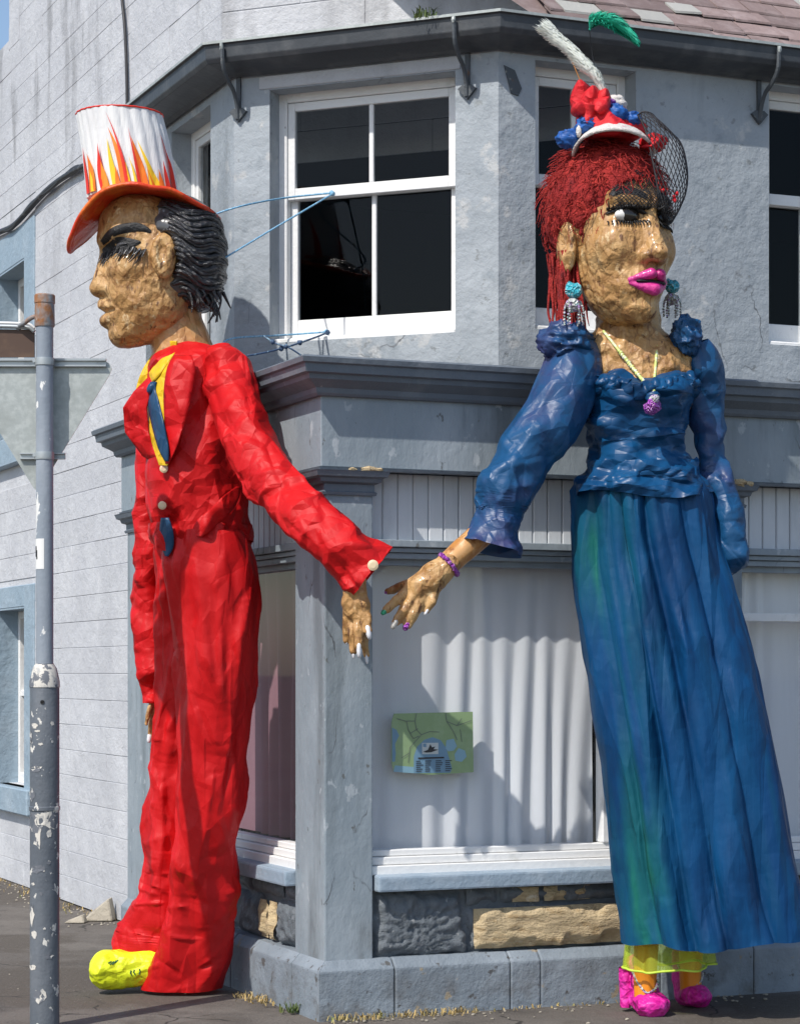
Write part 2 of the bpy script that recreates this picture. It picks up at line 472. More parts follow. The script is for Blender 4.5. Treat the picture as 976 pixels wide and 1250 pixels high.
m_curtain = mat("net_curtain", (0.90, 0.90, 0.92), 0.9, layers=[((0.82, 0.82, 0.85), 2.0, (1, 1, 0.1), 0.45, 0.65)],
    bumps=[('noise', 300, I3, 0.002)], trans=0.12)
m_pinkcurtain = mat("pink_curtain", (0.72, 0.50, 0.56), 0.9, bumps=[('noise', 300, I3, 0.002)], trans=0.2)
m_asphalt = mat("pavement_asphalt", (0.125, 0.110, 0.096), 0.85,
    layers=[((0.165, 0.147, 0.128), 1.1, I3, 0.42, 0.62), ((0.075, 0.066, 0.058), 2.3, I3, 0.52, 0.70), ((0.10, 0.085, 0.07), 0.7, I3, 0.5, 0.56),
            ((0.20, 0.182, 0.16), 80.0, I3, 0.58, 0.70), ((0.05, 0.045, 0.04), 55.0, I3, 0.62, 0.70), ((0.30, 0.28, 0.25), 30.0, I3, 0.70, 0.725)],
    bumps=[('noise', 110, I3, 0.007), ('noise', 14, I3, 0.012), ('crack', 0.9, I3, 0.004)], cracks=[((0.04, 0.036, 0.032), 0.8, I3, 0.010, 0.45)])
m_cable = mat("cable_rubber", (0.03, 0.03, 0.033), 0.5, layers=[((0.16, 0.16, 0.16), 14, I3, 0.6, 0.7)])
m_pole = mat("galvanised_grey_paint", (0.24, 0.275, 0.32), 0.42,
    layers=[((0.31, 0.345, 0.39), 5.0, (1, 1, 0.25), 0.45, 0.65), ((0.72, 0.72, 0.70), 9.0, (1, 1, 0.55), 0.645, 0.66)],
    bumps=[('noise', 30, I3, 0.003)])
m_sleeve = mat("chipped_dark_grey_paint", (0.105, 0.12, 0.14), 0.45,
    layers=[((0.15, 0.165, 0.185), 6.0, (1, 1, 0.3), 0.45, 0.7), ((0.64, 0.62, 0.57), 13.0, (1, 1, 0.8), 0.615, 0.63),
            ((0.34, 0.35, 0.36), 7.0, (1, 1, 0.5), 0.56, 0.62, 0.42, 0.25)],
    bumps=[('noise', 13, (1, 1, 0.8), 0.006), ('noise', 60, I3, 0.002)])
m_bareprimer = mat("bare_primer", (0.62, 0.59, 0.53), 0.6, layers=[((0.40, 0.40, 0.39), 30, I3, 0.5, 0.6), ((0.14, 0.15, 0.17), 16.0, (1, 1, 0.8), 0.50, 0.53)])
m_rust = mat("rusty_cap", (0.24, 0.25, 0.26), 0.55, layers=[((0.30, 0.13, 0.05), 12.0, (1, 1, 0.6), 0.44, 0.58), ((0.48, 0.45, 0.40), 20.0, I3, 0.64, 0.7)],
    bumps=[('noise', 50, I3, 0.004)])
m_signback = mat("galvanised_sign_back", (0.36, 0.39, 0.38), 0.5, metal=0.25,
    layers=[((0.44, 0.47, 0.455), 30.0, I3, 0.42, 0.6), ((0.30, 0.325, 0.31), 5.0, I3, 0.5, 0.7)], bumps=[('noise', 50, I3, 0.001)])
m_alu = mat("aluminium_rail", (0.42, 0.45, 0.46), 0.4, metal=0.5, layers=[((0.28, 0.30, 0.31), 12, I3, 0.5, 0.7)])
m_brownsign = mat("brown_sign_back", (0.085, 0.05, 0.035), 0.55, layers=[((0.13, 0.08, 0.05), 8, I3, 0.5, 0.7)])
m_paper = mat("sticker_paper", (0.74, 0.74, 0.72), 0.5)
m_ink = mat("black_ink", (0.03, 0.03, 0.035), 0.6)
m_signface = mat("sign_face_white", (0.78, 0.78, 0.76), 0.4)
m_signred = mat("sign_face_red", (0.55, 0.02, 0.02), 0.4)
m_rope = mat("blue_rope", (0.16, 0.40, 0.62), 0.6, layers=[((0.45, 0.66, 0.78), 120, I3, 0.5, 0.6)], bumps=[('noise', 200, I3, 0.004)])
m_darkrope = mat("dark_blue_rope", (0.05, 0.09, 0.17), 0.6, layers=[((0.25, 0.40, 0.50), 60, I3, 0.56, 0.66)])
m_grass = mat("dry_grass", (0.42, 0.30, 0.12), 0.8, layers=[((0.16, 0.20, 0.05), 4.0, I3, 0.52, 0.66), ((0.52, 0.42, 0.22), 30, I3, 0.5, 0.7)])
m_weed = mat("green_weed", (0.07, 0.11, 0.025), 0.7, layers=[((0.18, 0.19, 0.06), 20, I3, 0.5, 0.7)])
m_stone = mat("broken_stone", (0.40, 0.36, 0.29), 0.85, layers=[((0.28, 0.25, 0.20), 12, I3, 0.5, 0.7)], bumps=[('noise', 40, I3, 0.01)])
m_litter = mat("pale_grit", (0.40, 0.36, 0.29), 0.8, vary=0.2)

m_skin = mat("paper_skin", (0.44, 0.24, 0.085), 0.40,
    layers=[((0.56, 0.345, 0.145), 7.0, I3, 0.46, 0.60), ((0.27, 0.125, 0.04), 9.0, I3, 0.54, 0.68), ((0.66, 0.48, 0.26), 24.0, (1, 1, .6), 0.60, 0.68),
            ((0.13, 0.055, 0.018), 26.0, (1, 1, .5), 0.58, 0.66)],
    bumps=[('facet', 10, (1, 1.3, .8), 0.029), ('facet', 24, (1.3, 1, .8), 0.009), ('crack', 15, (1, 1.4, .7), 0.005), ('noise', 45, (1, 1, 1.4), 0.004)], cracks=[((0.31, 0.155, 0.052), 14.0, (1, 1.3, .6), 0.06, 0.46)], spec=0.45, coat=0.18, rough2=(0.62, 20))
m_neck = mat("taped_neck", (0.47, 0.23, 0.075), 0.4,
    layers=[((0.56, 0.32, 0.13), 10.0, I3, 0.46, 0.6), ((0.30, 0.13, 0.04), 16, I3, 0.58, 0.7)],
    bumps=[('crack', 11, (1, 1, 0.6), 0.03), ('noise', 40, I3, 0.004)], coat=0.3)
m_tape = mat("brown_parcel_tape", (0.48, 0.21, 0.055), 0.3,
    layers=[((0.60, 0.33, 0.13), 14.0, (1, 1, 0.5), 0.5, 0.6), ((0.28, 0.10, 0.025), 16, (1, 1, 0.5), 0.56, 0.66)],
    bumps=[('ridge', 14, (1, 1, 0.5), 0.01)], coat=0.4)
m_red = mat("red_sheet_cloth", (0.62, 0.006, 0.009), 0.52,
    layers=[((0.68, 0.010, 0.011), 3.0, (1, 1, .4), 0.45, 0.7)],
    bumps=[('facet', 3.2, (1, 1, .9), 0.115), ('facet', 7.5, (1, 1, 1.1), 0.026), ('facet', 19, I3, 0.003), ('noise', 300, I3, 0.0008)], spec=0.32, trans=0.14)
m_redT = mat("red_trouser_cloth", (0.62, 0.006, 0.009), 0.5, layers=[((0.68, 0.010, 0.011), 3.0, (1, 1, .4), 0.45, 0.7)],
    bumps=[('facet', 2.8, (1, 1, .3), 0.15), ('facet', 6.0, (1, 1, .5), 0.035), ('facet', 17, (1, 1, .8), 0.003), ('noise', 300, I3, 0.0008)], spec=0.35, trans=0.14)
m_blueD = mat("blue_sheet_cloth", (0.002, 0.056, 0.180), 0.50,
    layers=[((0.004, 0.085, 0.235), 3.0, (1, 1, .3), 0.45, 0.7), ((0.002, 0.034, 0.115), 4.0, (1, 1, .3), 0.55, 0.75)],
    bumps=[('facet', 3.0, (1, 1, .16), 0.13), ('facet', 6.5, (1, 1, .35), 0.026), ('noise', 34, (1, 1, .05), 0.004), ('facet', 18, I3, 0.002)], spec=0.3, trans=0.20, attr=("tint", (0.012, 0.17, 0.135)))
m_bodice = mat("blue_ruched_cloth", (0.004, 0.058, 0.165), 0.4, layers=[((0.008, 0.09, 0.23), 4.0, I3, 0.45, 0.7), ((0.003, 0.034, 0.10), 5.0, I3, 0.55, 0.75)],
    bumps=[('facet', 4.5, (.5, .5, 1.5), 0.085), ('facet', 10, (.7, .7, 1.4), 0.020)], spec=0.4, trans=0.12)
m_sleeveB = mat("blue_satin_sleeve", (0.010, 0.080, 0.205), 0.42,
    layers=[((0.045, 0.052, 0.15), 2.5, I3, 0.5, 0.68), ((0.016, 0.10, 0.25), 5.0, I3, 0.52, 0.72)],
    bumps=[('facet', 3.0, (1, 1, .7), 0.085), ('facet', 7.5, (1, 1, 1.2), 0.020), ('facet', 24, I3, 0.002)], spec=0.45, trans=0.14)
m_yellow = mat("yellow_shirt_cloth", (0.72, 0.46, 0.012), 0.5, bumps=[('facet', 12, I3, 0.02), ('noise', 40, I3, 0.004)])
m_tie = mat("navy_tie_cloth", (0.010, 0.055, 0.13), 0.45, layers=[((0.010, 0.04, 0.09), 10, I3, 0.5, 0.7)], bumps=[('facet', 11, (1, 1, .5), 0.025)])
m_hiviz = mat("fluorescent_yellow_sheet", (0.72, 0.80, 0.02), 0.45, bumps=[('facet', 9, I3, 0.03), ('facet', 22, I3, 0.01)])
m_printgreen = mat("dark_green_print", (0.03, 0.12, 0.05), 0.6)
m_hatwhite = mat("white_card_crown", (0.76, 0.76, 0.75), 0.5, layers=[((0.66, 0.66, 0.67), 6, (1, 1, 0.2), 0.5, 0.7)], bumps=[('noise', 20, (1, 1, 0.2), 0.01)])
m_hatred = mat("orange_red_brim", (0.66, 0.05, 0.010), 0.4, layers=[((0.74, 0.17, 0.02), 6, I3, 0.5, 0.66), ((0.52, 0.02, 0.01), 5, I3, 0.55, 0.7)],
    bumps=[('facet', 7, I3, 0.02), ('noise', 20, I3, 0.006)])
m_flame_o = mat("orange_flame", (0.80, 0.17, 0.012), 0.5, layers=[((0.82, 0.30, 0.02), 14, (1, 1, 0.3), 0.5, 0.65)])
m_flame_r = mat("red_flame", (0.70, 0.03, 0.015), 0.5)
m_flame_y = mat("yellow_flame", (0.85, 0.56, 0.02), 0.5)
m_blackhair = mat("black_plastic_strips", (0.012, 0.012, 0.015), 0.22, bumps=[('ridge', 22, I3, 0.02), ('noise', 40, I3, 0.02)], spec=0.7, coat=0.3)
m_greyhair = mat("grey_strips_painted_shine", (0.07, 0.07, 0.075), 0.28, layers=[((0.30, 0.30, 0.31), 16, I3, 0.60, 0.66)], bumps=[('ridge', 22, I3, 0.02)], spec=0.6)  # grey and paler flecks are gloss highlights put into the colour
m_black = mat("matt_black", (0.012, 0.012, 0.013), 0.45, bumps=[('noise', 40, I3, 0.01)])
m_eyewhite = mat("eye_white", (0.72, 0.70, 0.66), 0.35)
m_iris = mat("dark_eye", (0.02, 0.016, 0.012), 0.15, coat=0.5)
m_lips = mat("magenta_lips", (0.62, 0.035, 0.26), 0.4, layers=[((0.45, 0.015, 0.16), 14, I3, 0.52, 0.68)], bumps=[('noise', 30, I3, 0.012)], coat=0.3)
m_redhair = mat("red_wool_hair", (0.36, 0.018, 0.016), 0.7, layers=[((0.50, 0.035, 0.025), 12, I3, 0.48, 0.64), ((0.13, 0.008, 0.012), 9, I3, 0.54, 0.7)],
    bumps=[('noise', 70, I3, 0.02)], vary=0.0)
m_brightred = mat("bright_red_felt", (0.64, 0.014, 0.022), 0.6, bumps=[('facet', 16, I3, 0.02), ('noise', 60, I3, 0.006)])
m_whitefelt = mat("white_felt_band", (0.70, 0.66, 0.62), 0.7, layers=[((0.55, 0.28, 0.30), 16, I3, 0.6, 0.68)], bumps=[('noise', 40, I3, 0.02)])
m_bluetulle = mat("blue_pompom_cloth", (0.015, 0.10, 0.36), 0.5, layers=[((0.01, 0.05, 0.2), 16, I3, 0.5, 0.65)], bumps=[('ridge', 20, I3, 0.03)])
m_greenfeather = mat("green_feather", (0.03, 0.50, 0.33), 0.6, layers=[((0.015, 0.34, 0.22), 14, I3, 0.5, 0.66)], trans=0.2)
m_whitefeather = mat("white_feather", (0.86, 0.88, 0.82), 0.6, layers=[((0.72, 0.76, 0.70), 14, I3, 0.5, 0.66)], trans=0.2)
m_net = mat("black_net", (0.02, 0.02, 0.024), 0.6)
m_bead_a = mat("turquoise_sequins", (0.04, 0.42, 0.52), 0.25, layers=[((0.30, 0.62, 0.70), 60, I3, 0.52, 0.6), ((0.5, 0.55, 0.5), 90, I3, 0.6, 0.66)], bumps=[('cell', 60, I3, 0.02)], spec=0.8)
m_bead_b = mat("silver_beads", (0.62, 0.64, 0.60), 0.25, layers=[((0.45, 0.25, 0.55), 60, I3, 0.52, 0.6), ((0.25, 0.6, 0.55), 60, I3, 0.6, 0.66)], bumps=[('cell', 70, I3, 0.02)], spec=0.8)
m_purple = mat("purple_sequins", (0.36, 0.05, 0.46), 0.3, layers=[((0.62, 0.25, 0.68), 80, I3, 0.5, 0.6)], bumps=[('cell', 80, I3, 0.02)], spec=0.8)
m_limecord = mat("lime_bead_cord", (0.62, 0.70, 0.22), 0.4, layers=[((0.75, 0.75, 0.62), 60, I3, 0.5, 0.6)])
m_nailw = mat("white_nail", (0.74, 0.74, 0.76), 0.35)
m_nailg = mat("green_glitter_nail", (0.02, 0.30, 0.16), 0.25, layers=[((0.05, 0.55, 0.30), 120, I3, 0.5, 0.6)], spec=0.8)
m_nails = mat("silver_glitter_nail", (0.55, 0.54, 0.50), 0.3, layers=[((0.25, 0.24, 0.22), 120, I3, 0.5, 0.6)], spec=0.8)
m_button = mat("cream_button", (0.70, 0.56, 0.36), 0.4, layers=[((0.75, 0.28, 0.30), 40, I3, 0.56, 0.66)])
m_pink = mat("magenta_shoe_cloth", (0.64, 0.016, 0.30), 0.4, layers=[((0.76, 0.05, 0.42), 8, I3, 0.5, 0.65), ((0.42, 0.008, 0.17), 10, I3, 0.56, 0.7)], bumps=[('facet', 14, I3, 0.025), ('facet', 34, I3, 0.008)])
m_orange = mat("orange_stocking", (0.78, 0.26, 0.015), 0.35, layers=[((0.62, 0.15, 0.01), 14, (1, 1, 0.3), 0.52, 0.66)], bumps=[('ridge', 10, (1, 1, 0.3), 0.01)])
def tullemat():
    m, N, L, B = nmat("lime_tulle")
    B.inputs['Base Color'].default_value = (0.62, 0.80, 0.07, 1); B.inputs['Roughness'].default_value = 0.6
    t = N.new("ShaderNodeBsdfTransparent"); t.inputs[0].default_value = (0.93, 0.98, 0.72, 1)
    mx = N.new("ShaderNodeMixShader"); mx.inputs[0].default_value = 0.30
    L.new(t.outputs[0], mx.inputs[1]); L.new(B.outputs[0], mx.inputs[2]); L.new(mx.outputs[0], N["Material Output"].inputs[0])
    return m
m_tulle = tullemat()
m_tullehem = mat("lime_tulle_hem", (0.66, 0.86, 0.10), 0.5, trans=0.2)
m_mapgreen = mat("map_green", (0.33, 0.45, 0.22), 0.5, layers=[((0.40, 0.52, 0.29), 8, I3, 0.45, 0.65)])  # paled: the wash of reflection on the glass is in this colour
m_mapblue = mat("map_blue", (0.20, 0.35, 0.48), 0.5)
m_mapblue2 = mat("map_pale_blue", (0.30, 0.50, 0.60), 0.5)
m_maproad = mat("map_road", (0.20, 0.23, 0.18), 0.5)
m_mapwhite = mat("map_white", (0.66, 0.68, 0.66), 0.5)
# ------------------------------------------------------------------ ground
def ground_sheet():
    xs = np.concatenate([[-600, -60], np.arange(-4, 4.01, 0.1), [60, 600]])
    ys = np.concatenate([[-300, 0, 7], np.arange(9, 17.01, 0.1), [40, 900]])
    X, Y = np.meshgrid(xs, ys, indexing='ij')
    P = np.stack([X, Y, 0*X], -1)
    Z = -0.004 + 0.004*vnoise(P*1.7) - 0.004
    P[..., 2] = np.where((np.abs(X) < 4.2) & (Y > 8) & (Y < 18), Z, -0.004)
    nx, ny = X.shape
    F = [(i*ny+j, (i+1)*ny+j, (i+1)*ny+j+1, i*ny+j+1) for i in range(nx-1) for j in range(ny-1)]
    return P.reshape(-1, 3), F
g = obj("pavement", ground_sheet(), m_asphalt, smooth=True, recalc=False, origin=(0, 0, 0))
g["kind"] = "structure"

# ------------------------------------------------------------------ the corner building
bld = thing("corner_building", "grey painted corner building with shopfront, canted bay above and slate roof", "building", ab(0, 0, 0))
ZC0, ZC1 = 2.90, 3.11           # cornice
B_END = 3.35                    # far end of the shop's left front
A_END = 6.0
A_FAR = 9.4

# --- shopfront: frieze and cornice sweep round the corner
def pth(b_end=B_END, a_end=A_END, back=WA):
    return lambda d: [(a_end, -d), (-d, -d), (-d, b_end + d), (back, b_end + d)]
zf0 = fR.Z(470, 573); zf1 = fR.Z(470, 488)
obj("frieze", sweep([(-0.06, zf0), (0.03, zf0), (0.03, zf1 + 0.05), (-0.06, zf1 + 0.05)], pth()), m_shop, bld, bevel=0.004)
prof = [(0.0, zf1), (0.055, zf1), (0.065, zf1+0.012), (0.07, zf1+0.035), (0.10, zf1+0.055), (0.125, zf1+0.07), (0.13, zf1+0.092),
        (0.155, zf1+0.098), (0.16, zf1+0.135), (0.175, zf1+0.142), (0.18, zf1+0.165), (0.165, zf1+0.175), (-0.02, zf1+0.20), (-0.02, zf1)]
obj("cornice", sweep(prof, pth()), m_cornice, bld)
zroof = zf1 + 0.19
obj("shop_roof", ([ab(A_END, -0.06, zroof), ab(-0.06, -0.06, zroof), ab(-0.06, B_END, zroof), ab(0.5, B_END, zroof), ab(0.5, 1.5, zroof), ab(1.5, 0.5, zroof), ab(A_END, 0.5, zroof)],
                  [(0, 1, 2, 3, 4, 5, 6)]), m_gutter, bld)
# little bead under the frieze
obj("frieze_bead", sweep([(-0.02, zf0-0.014), (0.038, zf0-0.014), (0.042, zf0-0.002), (-0.02, zf0-0.002)], pth()), m_cornice, bld)

# --- pilasters with capitals
zp0 = fR.Z(420, 1172)
sP = fR.S(455)
sPL = fL.S(360)
zcap1 = zf0 - 0.016; zcap0 = zcap1 - 0.115
def lpath(sa, sb):      # corner pilaster outline with offset
    return lambda d: [(sa + d, 0.02), (sa + d, -d), (-d, -d), (-d, sb + d), (0.02, sb + d)]
def corner_prism(d, z0, z1, z2=None, d2=None):
    p0 = [(sP, 0.05), (sP, -d), (-d, -d), (-d, sPL), (0.05, sPL), (0.05, 0.05)]
    d2 = d if d2 is None else d2
    p1 = [(sP, 0.05), (sP, -d2), (-d2, -d2), (-d2, sPL), (0.05, sPL), (0.05, 0.05)]
    n = 6
    V = [ab(a, b, z0) for a, b in p0] + [ab(a, b, z1) for a, b in p1]
    return V, [tuple(range(n)), tuple(range(n, 2*n))] + [(i, (i+1) % n, n+(i+1) % n, n+i) for i in range(n)]
pil = obj("pilaster", corner_prism(0.0, zp0 - 0.02, zcap0 + 0.02), m_shop, bld, bevel=0.008, segs=2)
capprof = [(0.0, zcap0), (0.012, zcap0), (0.016, zcap0+0.014), (0.006, zcap0+0.020), (0.006, zcap0+0.052), (0.03, zcap0+0.062), (0.036, zcap0+0.08),
           (0.055, zcap0+0.088), (0.062, zcap0+0.108), (0.066, zcap1), (0.0, zcap1)]
obj("capital", sweep(capprof, lpath(sP, sPL)), m_cornice, pil)
sQ0, sQ1 = fR.S(850), fR.S(906)
p2 = obj("pilaster", fbox(fR, sQ0, sQ1, -0.05, 0.0, zp0 - 0.02, zcap0 + 0.02), m_shop, bld, bevel=0.006)
obj("capital", sweep(capprof, lambda d: [(sQ1 + d, 0.02), (sQ1 + d, -d), (sQ0 - d, -d), (sQ0 - d, 0.02)]), m_cornice, p2)
sF0 = 2.90
p3 = obj("pilaster", fbox(fL, sF0, B_END, -0.28, 0.0, 0.0, zcap0 + 0.02), m_shop, bld, bevel=0.006)
obj("capital", sweep(capprof, lambda d: [(0.02, sF0 - d), (-d, sF0 - d), (-d, B_END + d), (0.25, B_END + d)]), m_cornice, p3)
# crumbling flakes of stone above the capitals
def lump(c, r, seed, n=10, sq=(1, 1, 0.5)):
    V, F = [], []
    for i in range(n//2 + 1):
        for k in range(n):
            th, ph = math.pi*i/(n//2), 2*math.pi*k/n
            p = np.array([math.sin(th)*math.cos(ph), math.sin(th)*math.sin(ph), math.cos(th)])
            q = 1 + 0.45*float(vnoise(p*2.1 + seed*3.7))
            V.append(Vector(c) + Vector(tuple(p*q*r*np.array(sq))))
    for i in range(n//2):
        for k in range(n):
            F.append((i*n+k, i*n+(k+1) % n, (i+1)*n+(k+1) % n, (i+1)*n+k))
    return V, F
for k, (u, w) in enumerate(((431, 0.02), (449, 0.03), (455, 0.026), (462, 0.022))):
    obj("stone_flake", lump(fR.P(fR.S(u, 0.05), 0.045, zcap1 + 0.008), w, k, sq=(1.1, 0.7, 0.5)), m_sand, pil)
for k, (u, w) in enumerate(((885, 0.03), (900, 0.04), (913, 0.026))):
    obj("stone_flake", lump(fR.P(fR.S(u, 0.05), 0.05, zcap1 + 0.008), w, k + 9, sq=(1.2, 0.7, 0.5)), m_sand, p2)

# --- tongue and groove panel above the shop windows
zt1 = fR.Z(460, 658); zt0 = fR.Z(460, 681)
def boards(fr, s0, s1, z0, z1, d, mt, w=0.083):
    pn = obj("board_panel", fbox(fr, s0, s1, d-0.03, d-0.012, z0, z1), mt, bld)
    n = max(1, round((s1-s0)/w)); w = (s1-s0)/n
    for i in range(n):
        a, b = s0 + i*w + 0.003, s0 + (i+1)*w - 0.003
        obj("board", fbox(fr, a, b, d-0.014, d + rnd.uniform(-0.001, 0.001), z0, z1), mt, pn, bevel=0.004)
    return pn
boards(fR, sP, sQ0, zt1, zf0 - 0.012, -0.075, m_board)
boards(fR, sQ1, A_END, zt1, zf0 - 0.012, -0.075, m_board)
boards(fL, sPL, sF0, zt1, zf0 - 0.012, -0.075, m_board)
def trimrail(fr, s0, s1):
    return join(fbox(fr, s0, s1, -0.09, -0.012, zt1 - 0.035, zt1), fbox(fr, s0, s1, -0.09, -0.03, zt1 - 0.06, zt1 - 0.037), fbox(fr, s0, s1, -0.09, -0.045, zt0, zt1 - 0.062))
obj("head_rail", trimrail(fR, sP, sQ0), m_shop, bld, bevel=0.003)
obj("head_rail", trimrail(fR, sQ1, A_END), m_shop, bld, bevel=0.003)
obj("head_rail", trimrail(fL, sPL, sF0), m_shop, bld, bevel=0.003)

# --- shop windows
zs0, zs1 = fR.Z(463, 1090, 0.05), fR.Z(463, 1068, 0.05)      # sill
zw0 = fR.Z(470, 1037, -0.11)                                   # bottom of the glass
def shopwin(fr, s0, s1, sill0, sill1, mull, transom=None):
    w = obj("shop_window", join(fbox(fr, s0, s1, -0.14, -0.02, zs1 - 0.01, zs1 + 0.035), fbox(fr, s0, s1, -0.14, -0.045, zs1 + 0.037, zs1 + 0.075),
                                fbox(fr, s0, s1, -0.14, -0.07, zs1 + 0.077, zw0)), m_white, bld, bevel=0.004)
    bars = [s0] + list(mull) + [s1]
    obj("head_bar", fbox(fr, s0, s1, -0.14, -0.08, zt0 - 0.03, zt0 - 0.001), m_shop, w)
    obj("jamb", fbox(fr, s0, s0 + 0.02, -0.14, -0.08, zw0, zt0 - 0.03), m_shop, w)
    obj("jamb", fbox(fr, s1 - 0.02, s1, -0.14, -0.08, zw0, zt0 - 0.03), m_shop, w)
    for m in mull:
        obj("mullion", fbox(fr, m, m + 0.075, -0.14, -0.06, zw0 + 0.001, zt0 - 0.03), m_white, w, bevel=0.006)
    if transom:
        obj("transom", fbox(fr, s0, s1, -0.14, -0.075, transom - 0.022, transom + 0.022), m_white, w, bevel=0.004)
    for i in range(len(bars) - 1):
        a = bars[i] + (0.075 if i else 0.0); b = bars[i+1]
        obj("pane", ([fr.P(a, -0.115, zw0), fr.P(b, -0.115, zw0), fr.P(b, -0.115, zt0 - 0.02), fr.P(a, -0.115, zt0 - 0.02)], [(0, 1, 2, 3)]), m_shopglass, w)
    v = fbox(fr, sill0, sill1, -0.1, 0.05, zs0, zs1)[0]
    for i in (6, 7): v[i] = v[i] + Vector((0, 0, -0.012))
    obj("sill", (v, list(QF)), m_sill, w, bevel=0.010, segs=2)
    return w
shopwin(fR, sP, sQ0, sP + 0.012, sQ0 - 0.01, [fR.S(733, -0.08)])
shopwin(fR, sQ1, A_END, sQ1 + 0.01, A_END, [], transom=fR.Z(940, 754, -0.1))
shopwin(fL, sPL, sF0, sPL + 0.012, sF0 - 0.01, [1.75])

# --- stall riser: rock-faced stones, some with the paint gone
zr0 = fR.Z(484, 1170)
def rockstone(fr, s0, s1, z0, z1, d, amp, f, seed, mt, parent, st=(1, 1, 1), nm="riser_stone", tool=False, bite=0.0):
    n = max(6, int((s1-s0)/0.012)); k = max(6, int((z1-z0)/0.012))
    V, F = [], []
    S = np.linspace(s0, s1, n); Z = np.linspace(z0, z1, k)
    G = np.stack(np.meshgrid(S, Z, indexing='ij'), -1)
    P3 = np.concatenate([G, np.zeros(G.shape[:2] + (1,))], -1)
    e = np.minimum(np.minimum(G[..., 0]-s0, s1-G[..., 0]), np.minimum(G[..., 1]-z0, z1-G[..., 1])) / 0.036
    e = e + (1.0*vnoise(P3*9 + seed) + 0.5*vnoise(P3*27 + seed) - 0.15)*(1.0 if mt is m_sand else 0.6)
    edge = np.clip(e, 0, 1)**0.7
    h = crease(P3, f, seed, st) * amp
    if tool:      # punched strokes fanning out
        c = np.array([(s0+s1)/2, z0 + 0.3*(z1-z0)])
        an = np.arctan2(G[..., 1]-c[1], G[..., 0]-c[0])
        rr = np.hypot(G[..., 0]-c[0], G[..., 1]-c[1])
        h = h + amp*0.9*np.abs(np.sin(an*11 + 2*vnoise(P3*16) + rr*9))
    D = d - 0.035 + edge*(0.03 + h)
    for i in range(n):
        for j in range(k):
            V.append(fr.P(float(S[i]), float(D[i, j]), float(Z[j])))
    F = [(i*k+j, (i+1)*k+j, (i+1)*k+j+1, i*k+j+1) for i in range(n-1) for j in range(k-1)]
    return obj(nm, (V, F), mt, parent, smooth=True, recalc=False)
obj("stall_riser", fbox(fR, sP - 0.02, A_END, -0.3, -0.062, zr0 - 0.02, zs0 + 0.01), m_riser, bld)
rsr = bpy.data.objects["stall_riser"]
zm = fR.Z(640, 1099); zm2 = fR.Z(640, 1105)
s_570 = fR.S(571); s_578 = fR.S(578); s_764 = fR.S(772)
rockstone(fR, sP + 0.012, s_570, zr0, zs0 - 0.005, -0.025, 0.016, 16, 1, m_riser, rsr, tool=True)
rockstone(fR, s_570 + 0.012, s_570 + 0.19, zm2 + 0.008, zs0 - 0.003, -0.03, 0.010, 12, 2, m_riser, rsr)
rockstone(fR, s_570 + 0.20, s_764, zm2 + 0.008, zs0 - 0.003, -0.03, 0.012, 12, 3, m_riser, rsr)
rockstone(fR, s_570 + 0.012, s_764, zr0, zm2, -0.036, 0.008, 14, 5, m_riser, rsr)
rockstone(fR, s_578 + 0.012, s_764 - 0.004, zr0 + 0.022, zm2 - 0.012, 0.004, 0.020, 5, 4, m_sand, rsr, st=(0.55, 2.6, 1))
for k, (u0, u1, v0, v1) in enumerate(((630, 660, 1082, 1090), (668, 725, 1081, 1094))):
    a, b = fR.S(u0), fR.S(u1)
    rockstone(fR, a, b, zm2 + 0.012, zs0 - 0.012, -0.012, 0.010, 9, 20+k, m_sand, rsr, nm="bare_patch")
x = s_764 + 0.012; k = 0
while x < A_END - 0.6:
    w = rnd.uniform(0.5, 0.75)
    rockstone(fR, x, x + w, zr0, zs0 - 0.005, -0.03, 0.014, 14, 30+k, m_riser, rsr); x += w + 0.012; k += 1
obj("stall_riser", fbox(fL, sPL - 0.02, sF0 + 0.02, -0.3, -0.062, 0.1, zs0 + 0.01), m_riser, bld)
rsl = [o for o in bld.children if o.name.startswith("stall_riser")][-1]
zl0 = fL.Z(365, 1163)
zh = zs0 - 0.095
x = sPL + 0.01
for k, w in enumerate((0.36, 0.13, 0.12, 0.5, 0.6, 0.6)):
    b_ = min(x + w, sF0)
    if k in (1, 2): rockstone(fL, x, b_ - 0.02, zl0 + 0.01, zh - 0.02, -0.005, 0.012, 9, 40+k, m_sand, rsl)
    else: rockstone(fL, x, b_ - 0.012, zl0, zh, -0.028, 0.014, 15, 40+k, m_riser, rsl, tool=(k == 0))
    x = b_
x = sPL + 0.01
for k, w in enumerate((0.3, 0.45, 0.4, 0.6, 0.6)):
    rockstone(fL, x, min(x + w - 0.012, sF0), zh + 0.01, zs0 - 0.004, -0.03, 0.010, 12, 60+k, m_riser, rsl); x = min(x + w, sF0 - 0.1)

